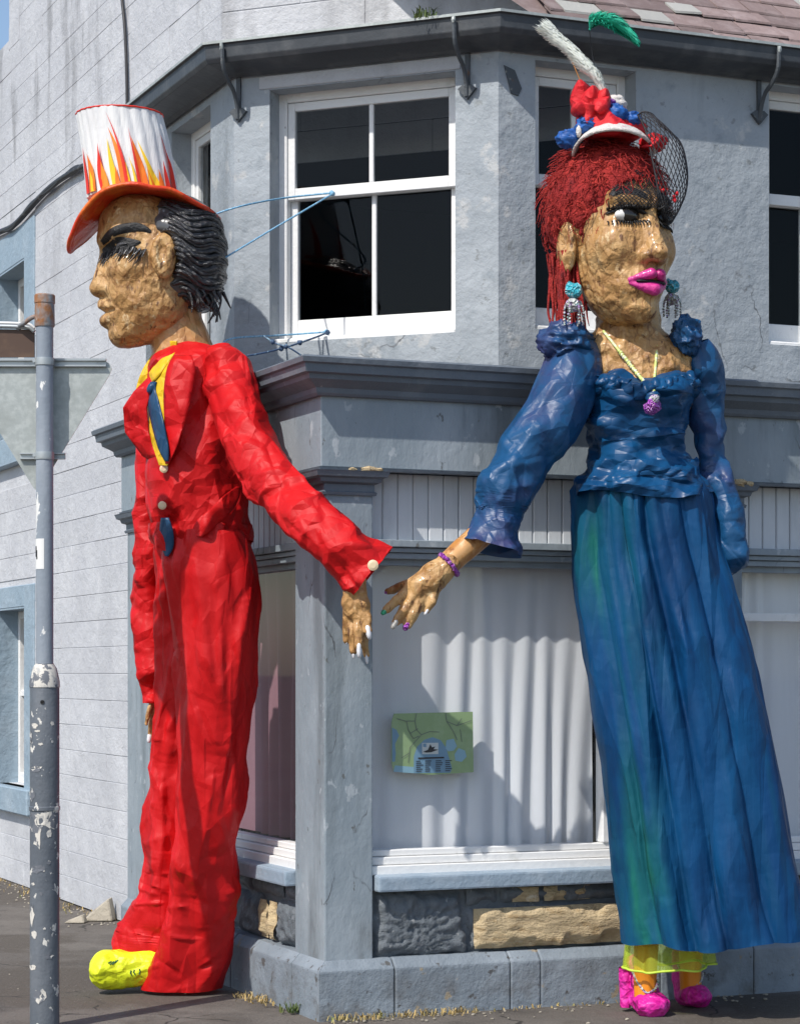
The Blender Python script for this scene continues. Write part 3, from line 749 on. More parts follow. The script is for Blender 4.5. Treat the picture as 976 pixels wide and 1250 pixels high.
# --- plinth: bevelled stones
zpl = fR.Z(450, 1184, 0.045); zpt = zp0
def plstone(fr, s0, s1, c0=False):
    pr = [(-0.12, 0.0-0.03), (0.045, -0.03), (0.045, zpl), (0.0, zpt), (-0.12, zpt)]
    V = [fr.P(s0 - (d if c0 else 0), d, z) for d, z in pr] + [fr.P(s1, d, z) for d, z in pr]
    n = len(pr)
    return V, [tuple(range(n)), tuple(range(n, 2*n))] + [(i, (i+1) % n, n+(i+1) % n, n+i) for i in range(n)]
plw = obj("plinth", fbox(fR, 0.0, A_END, -0.3, -0.01, -0.02, zpt - 0.006), m_plinth, bld)
cuts = [fR.S(u, 0.045) for u in (482, 623, 660, 806)]
cuts += [cuts[-1] + 0.55*k for k in range(1, 7)]
V, F = plstone(fR, 0.0, cuts[0] - 0.004, True)
obj("plinth_stone", (V, F), m_plinth, plw, bevel=0.007, segs=2)
for a, b in zip(cuts[:-1], cuts[1:]):
    obj("plinth_stone", plstone(fR, a + 0.002, b - 0.002), m_plinth, plw, bevel=0.009, segs=2)
pll = obj("plinth", fbox(fL, 0.0, B_END, -0.3, -0.01, -0.02, zpt - 0.006), m_plinth, bld)
lc = [0.0, fL.S(355, 0.045), fL.S(281, 0.045), 1.9, 2.5, B_END]
for i, (a, b) in enumerate(zip(lc[:-1], lc[1:])):
    obj("plinth_stone", plstone(fL, a + (0 if i == 0 else 0.004), b - 0.004, i == 0), m_plinth, pll, bevel=0.009, segs=2)

# --- left street wall: base sheet with painted blocks standing proud
sW0, sW1 = UB, 10.2
wv = lambda u, v, d=0.0: fW.hit(u, v, d)
so = fW.S(43)                       # outer edge of the window surrounds
si = fW.S(31)
zU1 = wv(43, 262)[1]; zU0 = wv(30, 565)[1]; zL1 = wv(43, 712)[1]; zL0 = wv(35, 995)[1]
holes = [(si, si + 0.95, zU0 + 0.22, zU1 - 0.28), (si, si + 0.95, zL0 + 0.20, zL1 - 0.17)]
s_eave = fW.S(11); z_eave = wv(2, 58)[1]
WTOP = 9.0
wl = obj("street_wall", wallpanel(fW, 2.92, s_eave + 2.2, 0.0, z_eave, holes, -0.0055, 0.28), m_block, bld)
obj("gable_wall", fbox(fW, sW0, 2.92, -0.30, -0.0055, 4.92, z_eave), m_block, wl)
obj("gable_wall", fbox(fW, sW0, s_eave, -0.30, -0.0055, z_eave, WTOP), m_block, wl)
CO = 0.183
nrow = int(WTOP / CO)
for r_ in range(nrow):
    z0, z1 = r_*CO, (r_+1)*CO - 0.006
    send = s_eave + 1.6 if z1 < z_eave else s_eave
    x = (4.1 if z1 < 2.8 else 3.0 if z1 < 4.7 else sW0) + 0.002
    first = True
    while x < send - 0.05:
        w = rnd.uniform(0.85, 1.55)
        if first and r_ % 2: w *= 0.55
        first = False
        e = min(x + w, send)
        segs = [(x, e)]
        if (z1 > zU0 - 0.0 and z0 < zU1) or (z1 > zL0 and z0 < zL1):
            segs = [(a, min(b, so)) for a, b in segs if a < so - 0.02]
        for a, b in segs:
            if b - a > 0.05:
                dd = rnd.uniform(-0.002, 0.002)
                up = z0 > 3.3
                obj("wall_block", fbox(fW, a, b - 0.002, -0.019, dd, z0, z1 + (0.0048 if up else 0.0038)), m_block, wl, bevel=0.0015 if up else 0.0028)
        x = e
    if z1 > 7.2: break
# window surrounds and sashes in the left wall
def surround(z0, z1, hz0, hz1):
    w = obj("window_surround", join(fbox(fW, so, si, -0.02, 0.012, z0 + 0.12, z1), fbox(fW, si + 0.95, si + 1.1, -0.02, 0.012, z0 + 0.12, z1),
              fbox(fW, si, si + 0.95, -0.02, 0.012, hz1, z1)), m_blue, bld, bevel=0.006)
    obj("sill", fbox(fW, so, si + 1.15, -0.1, 0.07, z0, hz0), m_blue, w, bevel=0.01)
    obj("reveal", join(fbox(fW, si - 0.001, si + 0.012, -0.22, 0.008, hz0, hz1), fbox(fW, si + 0.013, si + 0.937, -0.22, 0.008, hz1 - 0.012, hz1 + 0.001), fbox(fW, si + 0.938, si + 0.951, -0.22, 0.008, hz0, hz1)), m_blue, w)
    obj("frame", join(fbox(fW, si + 0.013, si + 0.07, -0.26, -0.17, hz0, hz1 - 0.013), fbox(fW, si + 0.88, si + 0.937, -0.262, -0.168, hz0, hz1 - 0.013), fbox(fW, si + 0.07, si + 0.95, -0.26, -0.17, hz1 - 0.075, hz1 - 0.013),
              fbox(fW, si + 0.07, si + 0.95, -0.26, -0.17, hz0, hz0 + 0.08), fbox(fW, si + 0.07, si + 0.95, -0.25, -0.18, (hz0+hz1)/2, (hz0+hz1)/2 + 0.05)), m_white, w, bevel=0.004)
    obj("pane", ([fW.P(si, -0.23, hz0), fW.P(si + 0.95, -0.23, hz0), fW.P(si + 0.95, -0.23, hz1), fW.P(si, -0.23, hz1)], [(0, 1, 2, 3)]), m_glass, w)
surround(zU0, zU1, holes[0][2], holes[0][3])
surround(zL0, zL1, holes[1][2], holes[1][3])

# --- chamfered wall above the bay
U_LEN = 2.25
uw = obj("chamfer_wall", fbox(fU, 0.0, U_LEN, -0.3, -0.005, 4.92, WTOP), m_block, bld)
for r_ in range(int(4.6/CO), int(7.0/CO)):
    x = 0.0; k = 0
    while x < U_LEN - 0.05:
        e = min(x + (rnd.uniform(0.9, 1.4) if k or r_ % 2 else 0.5), U_LEN); k += 1
        obj("wall_block", fbox(fU, x, e - 0.002, -0.013, rnd.uniform(-0.001, 0.001), r_*CO, (r_+1)*CO - 0.004), m_block, uw, bevel=0.004)
        x = e

# --- upper floor: chamfer, right front, left return
ZU0, ZU1 = zf1 + 0.18, 4.96
def hole(fr, u0, u1, v0, v1, uu=None):
    s0, s1 = fr.S(u0), fr.S(u1)
    um = uu or (u0+u1)/2
    return (min(s0, s1), max(s0, s1), fr.Z(um, v1), fr.Z(um, v0))
hB = hole(fB, 329, 555.5, 98, 412, 440)
hC1 = hole(fC, 653, 776, 78, 404, 700)
hC2 = hole(fC, 938, 1062, 103, 420, 940)
hA = (fA.S(257), fA.S(257) + 0.72, hB[2], fA.Z(257, 127))
wb = obj("chamfer_wall", wallpanel(fB, 0, B_LEN, ZU0, ZU1, [hB], 0.0, 0.17), m_render, bld)
wc = obj("rendered_wall", wallpanel(fC, 0, A_FAR, ZU0, ZU1, [hC1, hC2], 0.0, 0.17), m_render, bld)
A_LEN = fA.S(178)
wa = obj("return_wall", wallpanel(fA, 0, A_LEN, ZU0, ZU1, [hA], 0.0, 0.17), m_render, bld)
obj("end_wall", fbox(Fr(fA.P(A_LEN, 0, 0), R2, L2), 0, WA - AA + 0.02, -0.17, 0.0, ZU0, ZU1), m_render, bld)
# raised render coats: paint edge lines where old coats end
def sash(fr, h, d, bars=1, meet=None, sillz=None):
    s0, s1, z0, z1 = h
    fw = 0.045
    w = obj("sash_window", join(fbox(fr, s0 - 0.01, s0 + fw, d - 0.09, d, z0, z1 + 0.01), fbox(fr, s1 - fw, s1 + 0.01, d - 0.09, d, z0, z1 + 0.01),
             fbox(fr, s0 + fw, s1 - fw, d - 0.09, d, z1 - fw, z1 + 0.01)), m_white, bld, bevel=0.005)
    zm_ = meet if meet else (z0 + z1) / 2
    a, b = s0 + fw + 0.002, s1 - fw - 0.002
    def leaf(nm, za, zb, dd, rail0, rail1):
        o = obj(nm, join(fbox(fr, a, a + 0.04, dd - 0.035, dd, za, zb), fbox(fr, b - 0.04, b, dd - 0.035, dd, za, zb),
                         fbox(fr, a + 0.04, b - 0.04, dd - 0.035, dd - 0.001, za, za + rail0), fbox(fr, a + 0.04, b - 0.04, dd - 0.035, dd - 0.001, zb - rail1, zb)), m_white, w, bevel=0.003)
        n = bars + 1; ww = (b - a - 0.08) / n
        for k in range(1, n):
            obj("glazing_bar", fbox(fr, a + 0.04 + k*ww - 0.013, a + 0.04 + k*ww + 0.013, dd - 0.03, dd - 0.006, za + rail0, zb - rail1), m_white, w, bevel=0.004)
        for k in range(n):
            x0, x1 = a + 0.04 + k*ww, a + 0.04 + (k+1)*ww
            if k: x0 += 0.013
            if k < n-1: x1 -= 0.013
            obj("pane", ([fr.P(x0, dd - 0.018, za + rail0), fr.P(x1, dd - 0.018, za + rail0), fr.P(x1, dd - 0.018, zb - rail1), fr.P(x0, dd - 0.018, zb - rail1)], [(0, 1, 2, 3)]), m_glass, w)
    leaf("upper_sash", zm_ - 0.03, z1 - fw - 0.002, d - 0.012, 0.06, 0.045)
    leaf("lower_sash", z0 + 0.04, zm_ + 0.012, d - 0.05, 0.10, 0.042)
    v = fbox(fr, s0 + 0.005, s1 - 0.005, d - 0.09, -0.01, z0 - 0.02, z0 + 0.04)[0]
    for i in (6, 7): v[i] = v[i] + Vector((0, 0, -0.02))
    obj("sill", (v, list(QF)), m_white, w, bevel=0.006)
    return w
sash(fB, hB, -0.12, 1, fB.Z(455, 228, -0.12))
sash(fC, hC1, -0.12, 1, fC.Z(700, 222, -0.12))
sash(fC, hC2, -0.12, 1, fC.Z(950, 243, -0.12))
sash(fA, hA, -0.12, 1, fB.Z(455, 228, -0.12))
# lintel bands and pale unpainted strip over the chamfer window
obj("lintel_band", fbox(fB, hB[0] - 0.03, hB[1] + 0.06, -0.02, 0.008, hB[3] + 0.006, hB[3] + 0.075), m_block, bld, bevel=0.004)

# --- gutter, fascia and roof
k_ = E_a + BC
def gpath(d):
    q = d*math.sqrt(2)
    return [(A_FAR, BC - d), (k_ - q - BC + d, BC - d), (AA - d, k_ - q - AA + d), (AA - d, BC + EB_w + A_LEN + 0.12), ]
ZG = 4.985
gp = [(0.0, ZG-0.13), (0.02, ZG-0.15), (0.05, ZG-0.135), (0.10, ZG-0.12), (0.17, ZG-0.105), (0.185, ZG-0.08), (0.19, ZG-0.012), (0.20, ZG-0.010), (0.20, ZG), (0.18, ZG), (0.17, ZG-0.09), (0.0, ZG-0.09)]
gut = obj("gutter", sweep(gp, gpath), m_gutter, bld, bevel=0.003)
obj("gutter_rim", sweep([(0.197, ZG-0.008), (0.206, ZG-0.008), (0.206, ZG+0.006), (0.197, ZG+0.006)], gpath), m_signback, gut)
def bracket(fr, u, v0, dz=0.0):
    s = fr.S(u)
    z = ZG - 0.06
    pts = [fr.P(s, 0.205, z + 0.03), fr.P(s, 0.195, z - 0.07), fr.P(s, 0.14, z - 0.13), fr.P(s, 0.07, z - 0.17), fr.P(s, 0.03, z - 0.24), fr.P(s, 0.02, z - 0.31)]
    c = spline(pts, 18)
    pl = fbox(fr, s - 0.012, s + 0.012, 0.0, 0.014, z - 0.30, z - 0.08)
    foot = [(s - 0.05, z - 0.27), (s - 0.022, z - 0.25), (s, z - 0.262), (s + 0.022, z - 0.25), (s + 0.05, z - 0.27), (s, z - 0.325)]
    br = obj("gutter_bracket", join(tube(c, 0.012, 6), pl, prism(fr, foot, -0.004, 0.022)), m_iron, gut)
    obj("bracket_tip", lump(fr.P(s, 0.212, z + 0.03), 0.014, u, 8, (0.8, 0.8, 1.4)), m_signback, gut)
bracket(fB, 292, 60); bracket(fB, 571, 30); bracket(fC, 925, 60)
# ghost of a missing bracket
obj("bracket_scar", prism(fC, [(0.03, ZG-0.22), (0.09, ZG-0.24), (0.13, ZG-0.33), (0.11, ZG-0.37), (0.07, ZG-0.36), (0.05, ZG-0.29)], -0.01, 0.007), m_iron, bld)
obj("bay_roof", ([ab(A_FAR, BC - 0.1, ZG - 0.02), ab(E_a + 0.05, BC - 0.1, ZG - 0.02), ab(AA - 0.1, BC + EB_w + 0.05, ZG - 0.02), ab(AA - 0.1, BC + EB_w + A_LEN, ZG - 0.02),
                  ab(WA + 0.2, BC + EB_w + A_LEN, ZG + 0.0), ab(WA + 0.2, UB, ZG), ab(2.2, 1.0, ZG), ab(A_FAR, 1.0, ZG)], [tuple(range(8))]), m_gutter, bld)
PITCH = math.radians(40)
def roofP(s, w, lift=0.0):
    return fC.P(s, 0.13 - w*math.cos(PITCH) + lift*math.sin(PITCH)*0.6, ZG - 0.03 + w*math.sin(PITCH) + lift)
def aU(b): return (WA + UB) - b + 0.02        # plan line of the chamfered wall
S_VERGE = fC.S(690, 0.2)
def roof_left(w): return S_VERGE if w < 1.0 else aU(BC - 0.13 + w*math.cos(PITCH)) - E_a - 0.3
roof = obj("slate_roof", ([roofP(roof_left(0), 0, -0.02), roofP(A_FAR - E_a, 0, -0.02), roofP(A_FAR - E_a, 4.5, -0.02), roofP(roof_left(2.6), 4.5, -0.02), roofP(roof_left(2.6), 2.6, -0.02)], [(0, 1, 2, 3, 4)]), m_slate, bld)
ROW = 0.155
for r_ in range(9):
    w0 = r_*ROW
    b0 = BC - 0.13 + w0*math.cos(PITCH)
    x = S_VERGE - (0.1 if r_ % 2 else 0.0)
    while x < 3.6:
        w = rnd.uniform(0.17, 0.30)
        xl = max(x, S_VERGE)
        if x + w - xl > 0.04:
            j = rnd.uniform(-0.012, 0.012); t = rnd.uniform(0.012, 0.024)
            q = [roofP(xl + 0.004, w0 + j, t), roofP(x + w - 0.004, w0 + j + rnd.uniform(-0.012, 0.012), t + rnd.uniform(-0.004, 0.008)),
                 roofP(x + w - 0.004, w0 + ROW + 0.08, 0.0), roofP(xl + 0.004, w0 + ROW + 0.08, 0.0)]
            q2 = [p + Vector((0, 0, 0.012)) for p in q]
            obj("slate", (q + q2, list(QF)), m_slate_pale if rnd.random() < 0.06 else m_slate, roof)
        x += w

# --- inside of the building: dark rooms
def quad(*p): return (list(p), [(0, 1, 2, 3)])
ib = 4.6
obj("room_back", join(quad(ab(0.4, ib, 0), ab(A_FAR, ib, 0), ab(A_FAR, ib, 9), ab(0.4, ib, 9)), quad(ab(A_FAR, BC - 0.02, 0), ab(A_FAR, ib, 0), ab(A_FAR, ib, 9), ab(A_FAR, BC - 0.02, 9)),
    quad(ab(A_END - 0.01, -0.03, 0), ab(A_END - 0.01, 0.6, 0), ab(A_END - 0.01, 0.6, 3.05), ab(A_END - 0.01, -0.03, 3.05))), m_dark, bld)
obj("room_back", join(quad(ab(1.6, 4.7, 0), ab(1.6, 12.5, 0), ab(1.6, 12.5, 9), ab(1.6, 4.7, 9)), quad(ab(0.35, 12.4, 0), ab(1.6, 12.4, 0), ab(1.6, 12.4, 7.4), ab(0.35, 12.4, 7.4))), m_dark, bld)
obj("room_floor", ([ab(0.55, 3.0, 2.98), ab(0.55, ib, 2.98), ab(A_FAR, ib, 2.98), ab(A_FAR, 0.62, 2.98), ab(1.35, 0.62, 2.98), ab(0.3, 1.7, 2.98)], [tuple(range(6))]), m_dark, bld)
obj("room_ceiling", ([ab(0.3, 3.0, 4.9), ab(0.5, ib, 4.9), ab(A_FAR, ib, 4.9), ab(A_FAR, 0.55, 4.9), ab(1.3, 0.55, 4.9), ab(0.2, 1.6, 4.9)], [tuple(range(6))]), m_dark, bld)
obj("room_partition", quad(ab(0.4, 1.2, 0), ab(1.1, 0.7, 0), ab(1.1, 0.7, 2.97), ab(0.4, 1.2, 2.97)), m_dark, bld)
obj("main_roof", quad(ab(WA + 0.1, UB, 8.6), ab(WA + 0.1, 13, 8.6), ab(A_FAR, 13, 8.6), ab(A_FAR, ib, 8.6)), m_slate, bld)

# ------------------------------------------------------------------ curtains behind the shop glass, map on the glass
def curtain(fr, s0, s1, z0, z1, d, mt, nm, lab, seed, folds=26, amp=0.02):
    n = int((s1-s0)*160); k = 24
    S = np.linspace(s0, s1, n); Z = np.linspace(z0, z1, k)
    V = []
    for i, s in enumerate(S):
        for j, z in enumerate(Z):
            t = (z - z0)/(z1-z0)
            ph = s*folds + 5.0*float(vnoise(np.array([s*2.6, t*0.5, seed]))) + 1.6*float(vnoise(np.array([s*7.0, t*0.8, seed+3])))
            dd = d + amp*(0.5*math.sin(ph) + 0.5*abs(math.sin(ph*0.5 + 0.6))) * (0.75 + 0.75*float(vnoise(np.array([s*4.1, t*0.9, seed+5]))))
            V.append(fr.P(s, dd - amp, z))
    F = [(i*k+j, (i+1)*k+j, (i+1)*k+j+1, i*k+j+1) for i in range(n-1) for j in range(k-1)]
    o = obj(nm, (V, F), mt, None, smooth=True, recalc=False)
    return tag(o, lab, "curtain")
curtain(fR, sP + 0.01, fR.S(733, -0.1) + 0.01, zw0 - 0.03, zt0 + 0.02, -0.19, m_curtain, "net_curtain", "white pleated net curtain behind the glass with the map on it", 1, 46, 0.019)
curtain(fR, fR.S(752, -0.1) - 0.02, sQ0 + 0.05, zw0 - 0.03, zt0 + 0.02, -0.19, m_curtain, "net_curtain", "narrow net curtain behind the shop glass beside the blue skirt", 2, 46, 0.02)
curtain(fR, sQ1 - 0.02, A_END - 0.05, zw0 - 0.03, zt0 + 0.02, -0.19, m_curtain, "net_curtain", "white net curtain in the shop window crossed by a white bar", 3, 44, 0.02)
curtain(fL, sPL + 0.02, sPL + 0.17, zw0 - 0.03, zt0 + 0.02, -0.17, m_pinkcurtain, "window_curtain", "pinkish curtain edge behind the glass beside the corner pilaster", 4, 30, 0.03)
curtain(fL, sPL + 0.16, sF0 - 0.05, zw0 - 0.03, zt0 + 0.02, -0.30, mat("mauve_reflection_curtain", (0.30, 0.155, 0.185), 0.9), "window_curtain", "added dark mauve curtain coloured as the reflection in the window behind the red suit", 6, 30, 0.05)  # added curtain: its mauve paints the dark reflection in the glass

ms0, mz0 = fR.hit(478, 947, -0.122); ms1, mz1 = fR.hit(577, 869, -0.122)
mw, mh = ms1 - ms0, mz1 - mz0
mp_ = lambda x, y: (ms0 + x*mw, mz0 + y*mh)
def mappoly(pts, lay):
    d = -0.1245 + 0.0012*lay
    return ([fR.P(*(mp_(x, y)[0], d, mp_(x, y)[1])) for x, y in pts], [tuple(range(len(pts)))])
mapo = thing("town_map", "green and blue town map taped to the shop glass", "map", fR.P(ms0 + mw/2, -0.125, mz0))
pp = prism(fR, [mp_(*q) for q in ((0.03, 0.06), (0.0, 0.2), (0.0, 0.85), (0.03, 0.98), (1, 1), (1.01, 0.03), (0.5, 0.0))], -0.128, -0.1245)
obj("paper_sheet", pp, m_mapgreen, mapo)
obj("water_area", mappoly([(0.27, 0.03), (0.27, 0.3), (0.31, 0.45), (0.40, 0.56), (0.5, 0.60), (0.60, 0.55), (0.67, 0.42), (0.70, 0.28), (0.74, 0.1), (0.72, 0.03)], 1), m_mapblue, mapo)
obj("water_area", mappoly([(0.005, 0.22), (0.005, 0.76), (0.06, 0.72), (0.09, 0.63), (0.04, 0.5), (0.05, 0.35), (0.04, 0.22)], 1), m_mapblue, mapo)
obj("water_area", mappoly([(0.02, 0.06), (0.04, 0.16), (0.27, 0.13), (0.27, 0.03)], 1), m_mapblue2, mapo)
obj("water_area", mappoly([(0.66, 0.42), (0.67, 0.55), (0.76, 0.57), (0.80, 0.45), (0.76, 0.38), (0.69, 0.37)], 2), m_mapblue2, mapo)
obj("water_area", mappoly([(0.77, 0.32), (0.82, 0.42), (0.90, 0.38), (0.92, 0.28), (0.86, 0.20), (0.78, 0.22)], 2), m_mapblue2, mapo)
def road(pts, w=0.012):
    V, F = [], []
    for (x0, y0), (x1, y1) in zip(pts[:-1], pts[1:]):
        dx, dy = x1-x0, y1-y0; L_ = math.hypot(dx*mw, dy*mh); nx, ny = -dy*mh/L_*w/mw*0.12, dx*mw/L_*w/mh*0.12
        n = len(V)
        V += [(x0+nx, y0+ny), (x1+nx, y1+ny), (x1-nx, y1-ny), (x0-nx, y0-ny)]
        F.append((n, n+1, n+2, n+3))
    d = -0.1245 + 0.0012*3
    return [fR.P(mp_(x, y)[0], d, mp_(x, y)[1]) for x, y in V], F
roads = [[(0.06, 0.9), (0.17, 0.86), (0.28, 0.86), (0.30, 0.98)], [(0.28, 0.86), (0.30, 0.72), (0.36, 0.64), (0.46, 0.69), (0.58, 0.68)], [(0.18, 0.86), (0.20, 0.72), (0.26, 0.58)],
         [(0.36, 0.64), (0.22, 0.44), (0.20, 0.2)], [(0.22, 0.36), (0.12, 0.28)], [(0.66, 0.98), (0.67, 0.85), (0.80, 0.78), (0.86, 0.90)], [(0.67, 0.85), (0.75, 0.70), (0.80, 0.55)],
         [(0.80, 0.78), (0.98, 0.86)], [(0.22, 0.66), (0.32, 0.74)], [(0.26, 0.58), (0.33, 0.62)], [(0.84, 0.72), (0.86, 0.52)]]
for rd in roads: obj("road_line", road(rd, 0.016), m_maproad, mapo)
obj("logo_patch", mappoly([(0.37, 0.33), (0.37, 0.51), (0.57, 0.51), (0.57, 0.33)], 2), m_mapwhite, mapo)
obj("logo_mark", mappoly([(0.38, 0.37), (0.44, 0.40), (0.47, 0.49), (0.49, 0.44), (0.53, 0.45), (0.51, 0.41), (0.57, 0.40), (0.48, 0.36), (0.42, 0.355)], 3), m_ink, mapo)
obj("logo_mark", mappoly([(0.38, 0.45), (0.38, 0.50), (0.42, 0.50), (0.42, 0.44)], 3), m_mapblue, mapo)
obj("caption_line", mappoly([(0.32, 0.255), (0.32, 0.28), (0.64, 0.285), (0.64, 0.26)], 3), m_ink, mapo)
for cx_ in (0.295, 0.405, 0.535, 0.655):
    for j in range(6):
        x1 = cx_ + rnd.uniform(0.05, 0.09)
        obj("caption_line", mappoly([(cx_, 0.055 + j*0.032), (cx_, 0.068 + j*0.032), (x1, 0.068 + j*0.032), (x1, 0.055 + j*0.032)], 3), m_ink, mapo)

# ------------------------------------------------------------------ cables on the wall
def wpts(lst, d): return [fW.P(*(lambda h: (h[0], d, h[1]))(fW.hit(u, v, d))) for u, v in lst]
c1 = spline(wpts([(-20, 292), (0, 283), (18, 274), (40, 250), (62, 228), (88, 210), (108, 200), (140, 186), (170, 172)], 0.03), 60)
c1b = c1 + np.array([0, 0, 1.0])*(0.018*np.sin(np.linspace(0, 22, 60)))[:, None] + np.array([0.0, -0.01, 0])
tag(obj("wall_cable", join(tube(c1, 0.022, 7), tube(c1b, 0.014, 6), tube(c1 - (c1b - c1)*0.8, 0.012, 6)), m_cable, None, smooth=True), "thick black bundled cable sagging across the pale block wall", "cable")
c2 = spline(wpts([(146, -40), (149, 0), (152, 30), (154, 70), (155, 110), (155, 160), (154, 230)], 0.02), 40)
tag(obj("down_cable", tube(c2, 0.011, 7), m_cable, None, smooth=True), "thin dark cable running straight down the block wall above the top hat", "cable")
# weeds on the gutter
def tuft(name, c, n, h, spread, mt, seed, lab=None, cat=None, kind=None, line=None):
    rr = random.Random(seed); V, F = [], []
    for i in range(n):
        if line:
            q = rr.random(); q = min(1, max(0, round(q*7 + rr.gauss(0, .25))/7 + rr.gauss(0, .03))) if rr.random() < .8 else q
            base = Vector(line[0]).lerp(Vector(line[1]), q) + Vector((rr.gauss(0, spread), rr.gauss(0, spread), 0))
        else: base = Vector(c) + Vector((rr.gauss(0, spread), rr.gauss(0, spread), 0))
        a = rr.uniform(0, 6.28); hh = h*rr.uniform(0.4, 1.1); ln = rr.uniform(0.2, 1.3)*hh
        d = Vector((math.cos(a), math.sin(a), 0)); wv_ = Vector((-d.y, d.x, 0))*rr.uniform(0.002, 0.005)
        p1 = base + d*ln*0.4 + Vector((0, 0, hh*0.7)); p2 = base + d*ln + Vector((0, 0, hh*rr.uniform(0.5, 1.0)))
        k = len(V)
        V += [base - wv_, base + wv_, p1 + wv_*0.8, p1 - wv_*0.8, p2]
        F += [(k, k+1, k+2, k+3), (k+3, k+2, k+4)]
    o = obj(name, (V, F), mt, None, recalc=False)
    return o
w_ = tuft("gutter_weed", fB.P(fB.S(532), 0.19, ZG), 60, 0.06, 0.03, m_weed, 3)
tag(w_, "small green weed growing out of the gutter", "weed")
# ------------------------------------------------------------------ sign post
YP = 10.72
post = thing("sign_post", "grey sign post with chipped paint holding the back of a triangular sign", "sign post", at(55, HY, YP) - Vector((0, 0, CH)))
pc = at(54.5, HY, YP)
fP = Fr(Vector((pc.x, YP, 0)), Vector((1, 0, 0)), Vector((0, -1, 0)))
zz = lambda v: CH + (HY - v)/FPX*YP
def lathe(c, prof, n=32, mtx=None):
    V = []
    for r, z in prof:
        for k in range(n):
            a = 2*math.pi*k/n
            V.append((c[0] + r*math.cos(a), c[1] + r*math.sin(a), z))
    m = len(prof)
    F = [(i*n+k, i*n+(k+1) % n, (i+1)*n+(k+1) % n, (i+1)*n+k) for i in range(m-1) for k in range(n)]
    F += [tuple(range(n))[::-1], tuple((m-1)*n+k for k in range(n))]
    return V, F
RU, RL = 0.0405, 0.0685
obj("pole", lathe((pc.x, YP), [(RU, zz(840)), (RU, zz(398))]), m_pole, post, smooth=True, angle=0.6)
obj("sleeve", lathe((pc.x, YP), [(RL, -0.02), (RL, zz(990)), (RL+0.004, zz(989)), (RL+0.004, zz(985)), (RL, zz(984)), (RL, zz(836)), (RL-0.004, zz(832)), (RU+0.012, zz(815)), (RU+0.001, zz(810))]), m_sleeve, post, smooth=True, angle=0.6)
obj("weld_collar", lathe((pc.x, YP), [(RL-0.01, zz(840)), (RL+0.003, zz(839)), (RL+0.002, zz(832)), (RU+0.016, zz(816)), (RU+0.004, zz(811))]), m_bareprimer, post, smooth=True, angle=0.6)
obj("cap", lathe((pc.x, YP), [(RU+0.004, zz(399)), (RU+0.007, zz(397)), (RU+0.005, zz(371)), (RU+0.008, zz(370)), (RU+0.008, zz(361)), (RU+0.004, zz(359.5))]), m_rust, post, smooth=True, angle=0.6)
hole_ = lathe((0, 0), [(0.010, -0.004), (0.010, 0.004)], 16)
obj("access_hole", ([(pc.x + x - 0.0, YP - RL - 0.0005 + z*0.6, zz(857) + y) for x, y, z in hole_[0]], hole_[1]), m_black, post)
# peeled chips on the sleeve
def chip(u, v, w, h, seed):
    rr = random.Random(seed); pts = []
    n = 12
    x0 = (u - 54.5)/FPX*YP
    for k in range(n):
        a = 2*math.pi*k/n; q = rr.uniform(0.6, 1.25)
        x = x0 + w/2/FPX*YP*q*math.cos(a); z = zz(v) + h/2/FPX*YP*q*math.sin(a)
        x = max(-RL*0.97, min(RL*0.97, x))
        pts.append((pc.x + x, YP - math.sqrt((RL+0.0016)**2 - x*x), z))
    ctr = (pc.x + x0, YP - math.sqrt((RL+0.0016)**2 - x0*x0), zz(v))
    return pts + [ctr], [(k, (k+1) % n, n) for k in range(n)]
chips = [(45, 1003, 22, 28), (58, 1000, 20, 22), (68, 1000, 12, 24), (48, 1022, 10, 26), (63, 1016, 6, 12), (44, 886, 10, 6), (48, 892, 7, 3), (52, 908, 9, 4), (46, 938, 16, 9), (41, 970, 10, 16), (66, 883, 4, 6), (48, 1060, 18, 10), (42, 1078, 6, 4), (56, 1060, 4, 8), (62, 1052, 5, 5),
         (41, 1115, 6, 26), (44, 1140, 9, 12), (53, 1090, 4, 5), (66, 905, 3, 4), (39, 900, 4, 18), (57, 1132, 3, 3), (42, 1180, 10, 8), (62, 1165, 10, 9), (50, 1215, 16, 20)]
for i, (u, v, w, h) in enumerate(chips):
    obj("paint_chip", chip(u, v, w, h, i), m_bareprimer, post, recalc=False)
YS = YP + RU + 0.03
fS = Fr(Vector((0, YS, 0)), Vector((1, 0, 0)), Vector((0, -1, 0)))
sx = lambda u: (u - CX)/FPX*YS
sz = lambda v: CH + (HY - v)/FPX*YS
tri = [(sx(41), sz(596)), (sx(45), sz(599)), (sx(49), sz(596)), (sx(134), sz(457)), (sx(136.5), sz(450)), (sx(133), sz(443)), (sx(128), sz(441)), (sx(-38), sz(438)), (sx(-44), sz(441)), (sx(-46), sz(449)), (sx(-44), sz(456))]
sp_ = obj("sign_panel", prism(fS, tri, -0.004, 0.0), m_signback, post)
obj("sign_border", prism(fS, tri, -0.0065, -0.0045), m_signred, sp_)
tc = [(sx(45) + (x - sx(45))*0.72, sz(490) + (z - sz(490))*0.72) for x, z in tri]
obj("sign_face", prism(fS, tc, -0.0085, -0.0067), m_signface, sp_)
obj("mounting_rail", join(fbox(fS, sx(-44), sx(130), 0.0, 0.006, sz(448), sz(438)), fbox(fS, sx(-44), sx(130), 0.006, 0.022, sz(441), sz(438)), fbox(fS, sx(-44), sx(130), 0.006, 0.022, sz(448), sz(446))), m_alu, post, bevel=0.001)
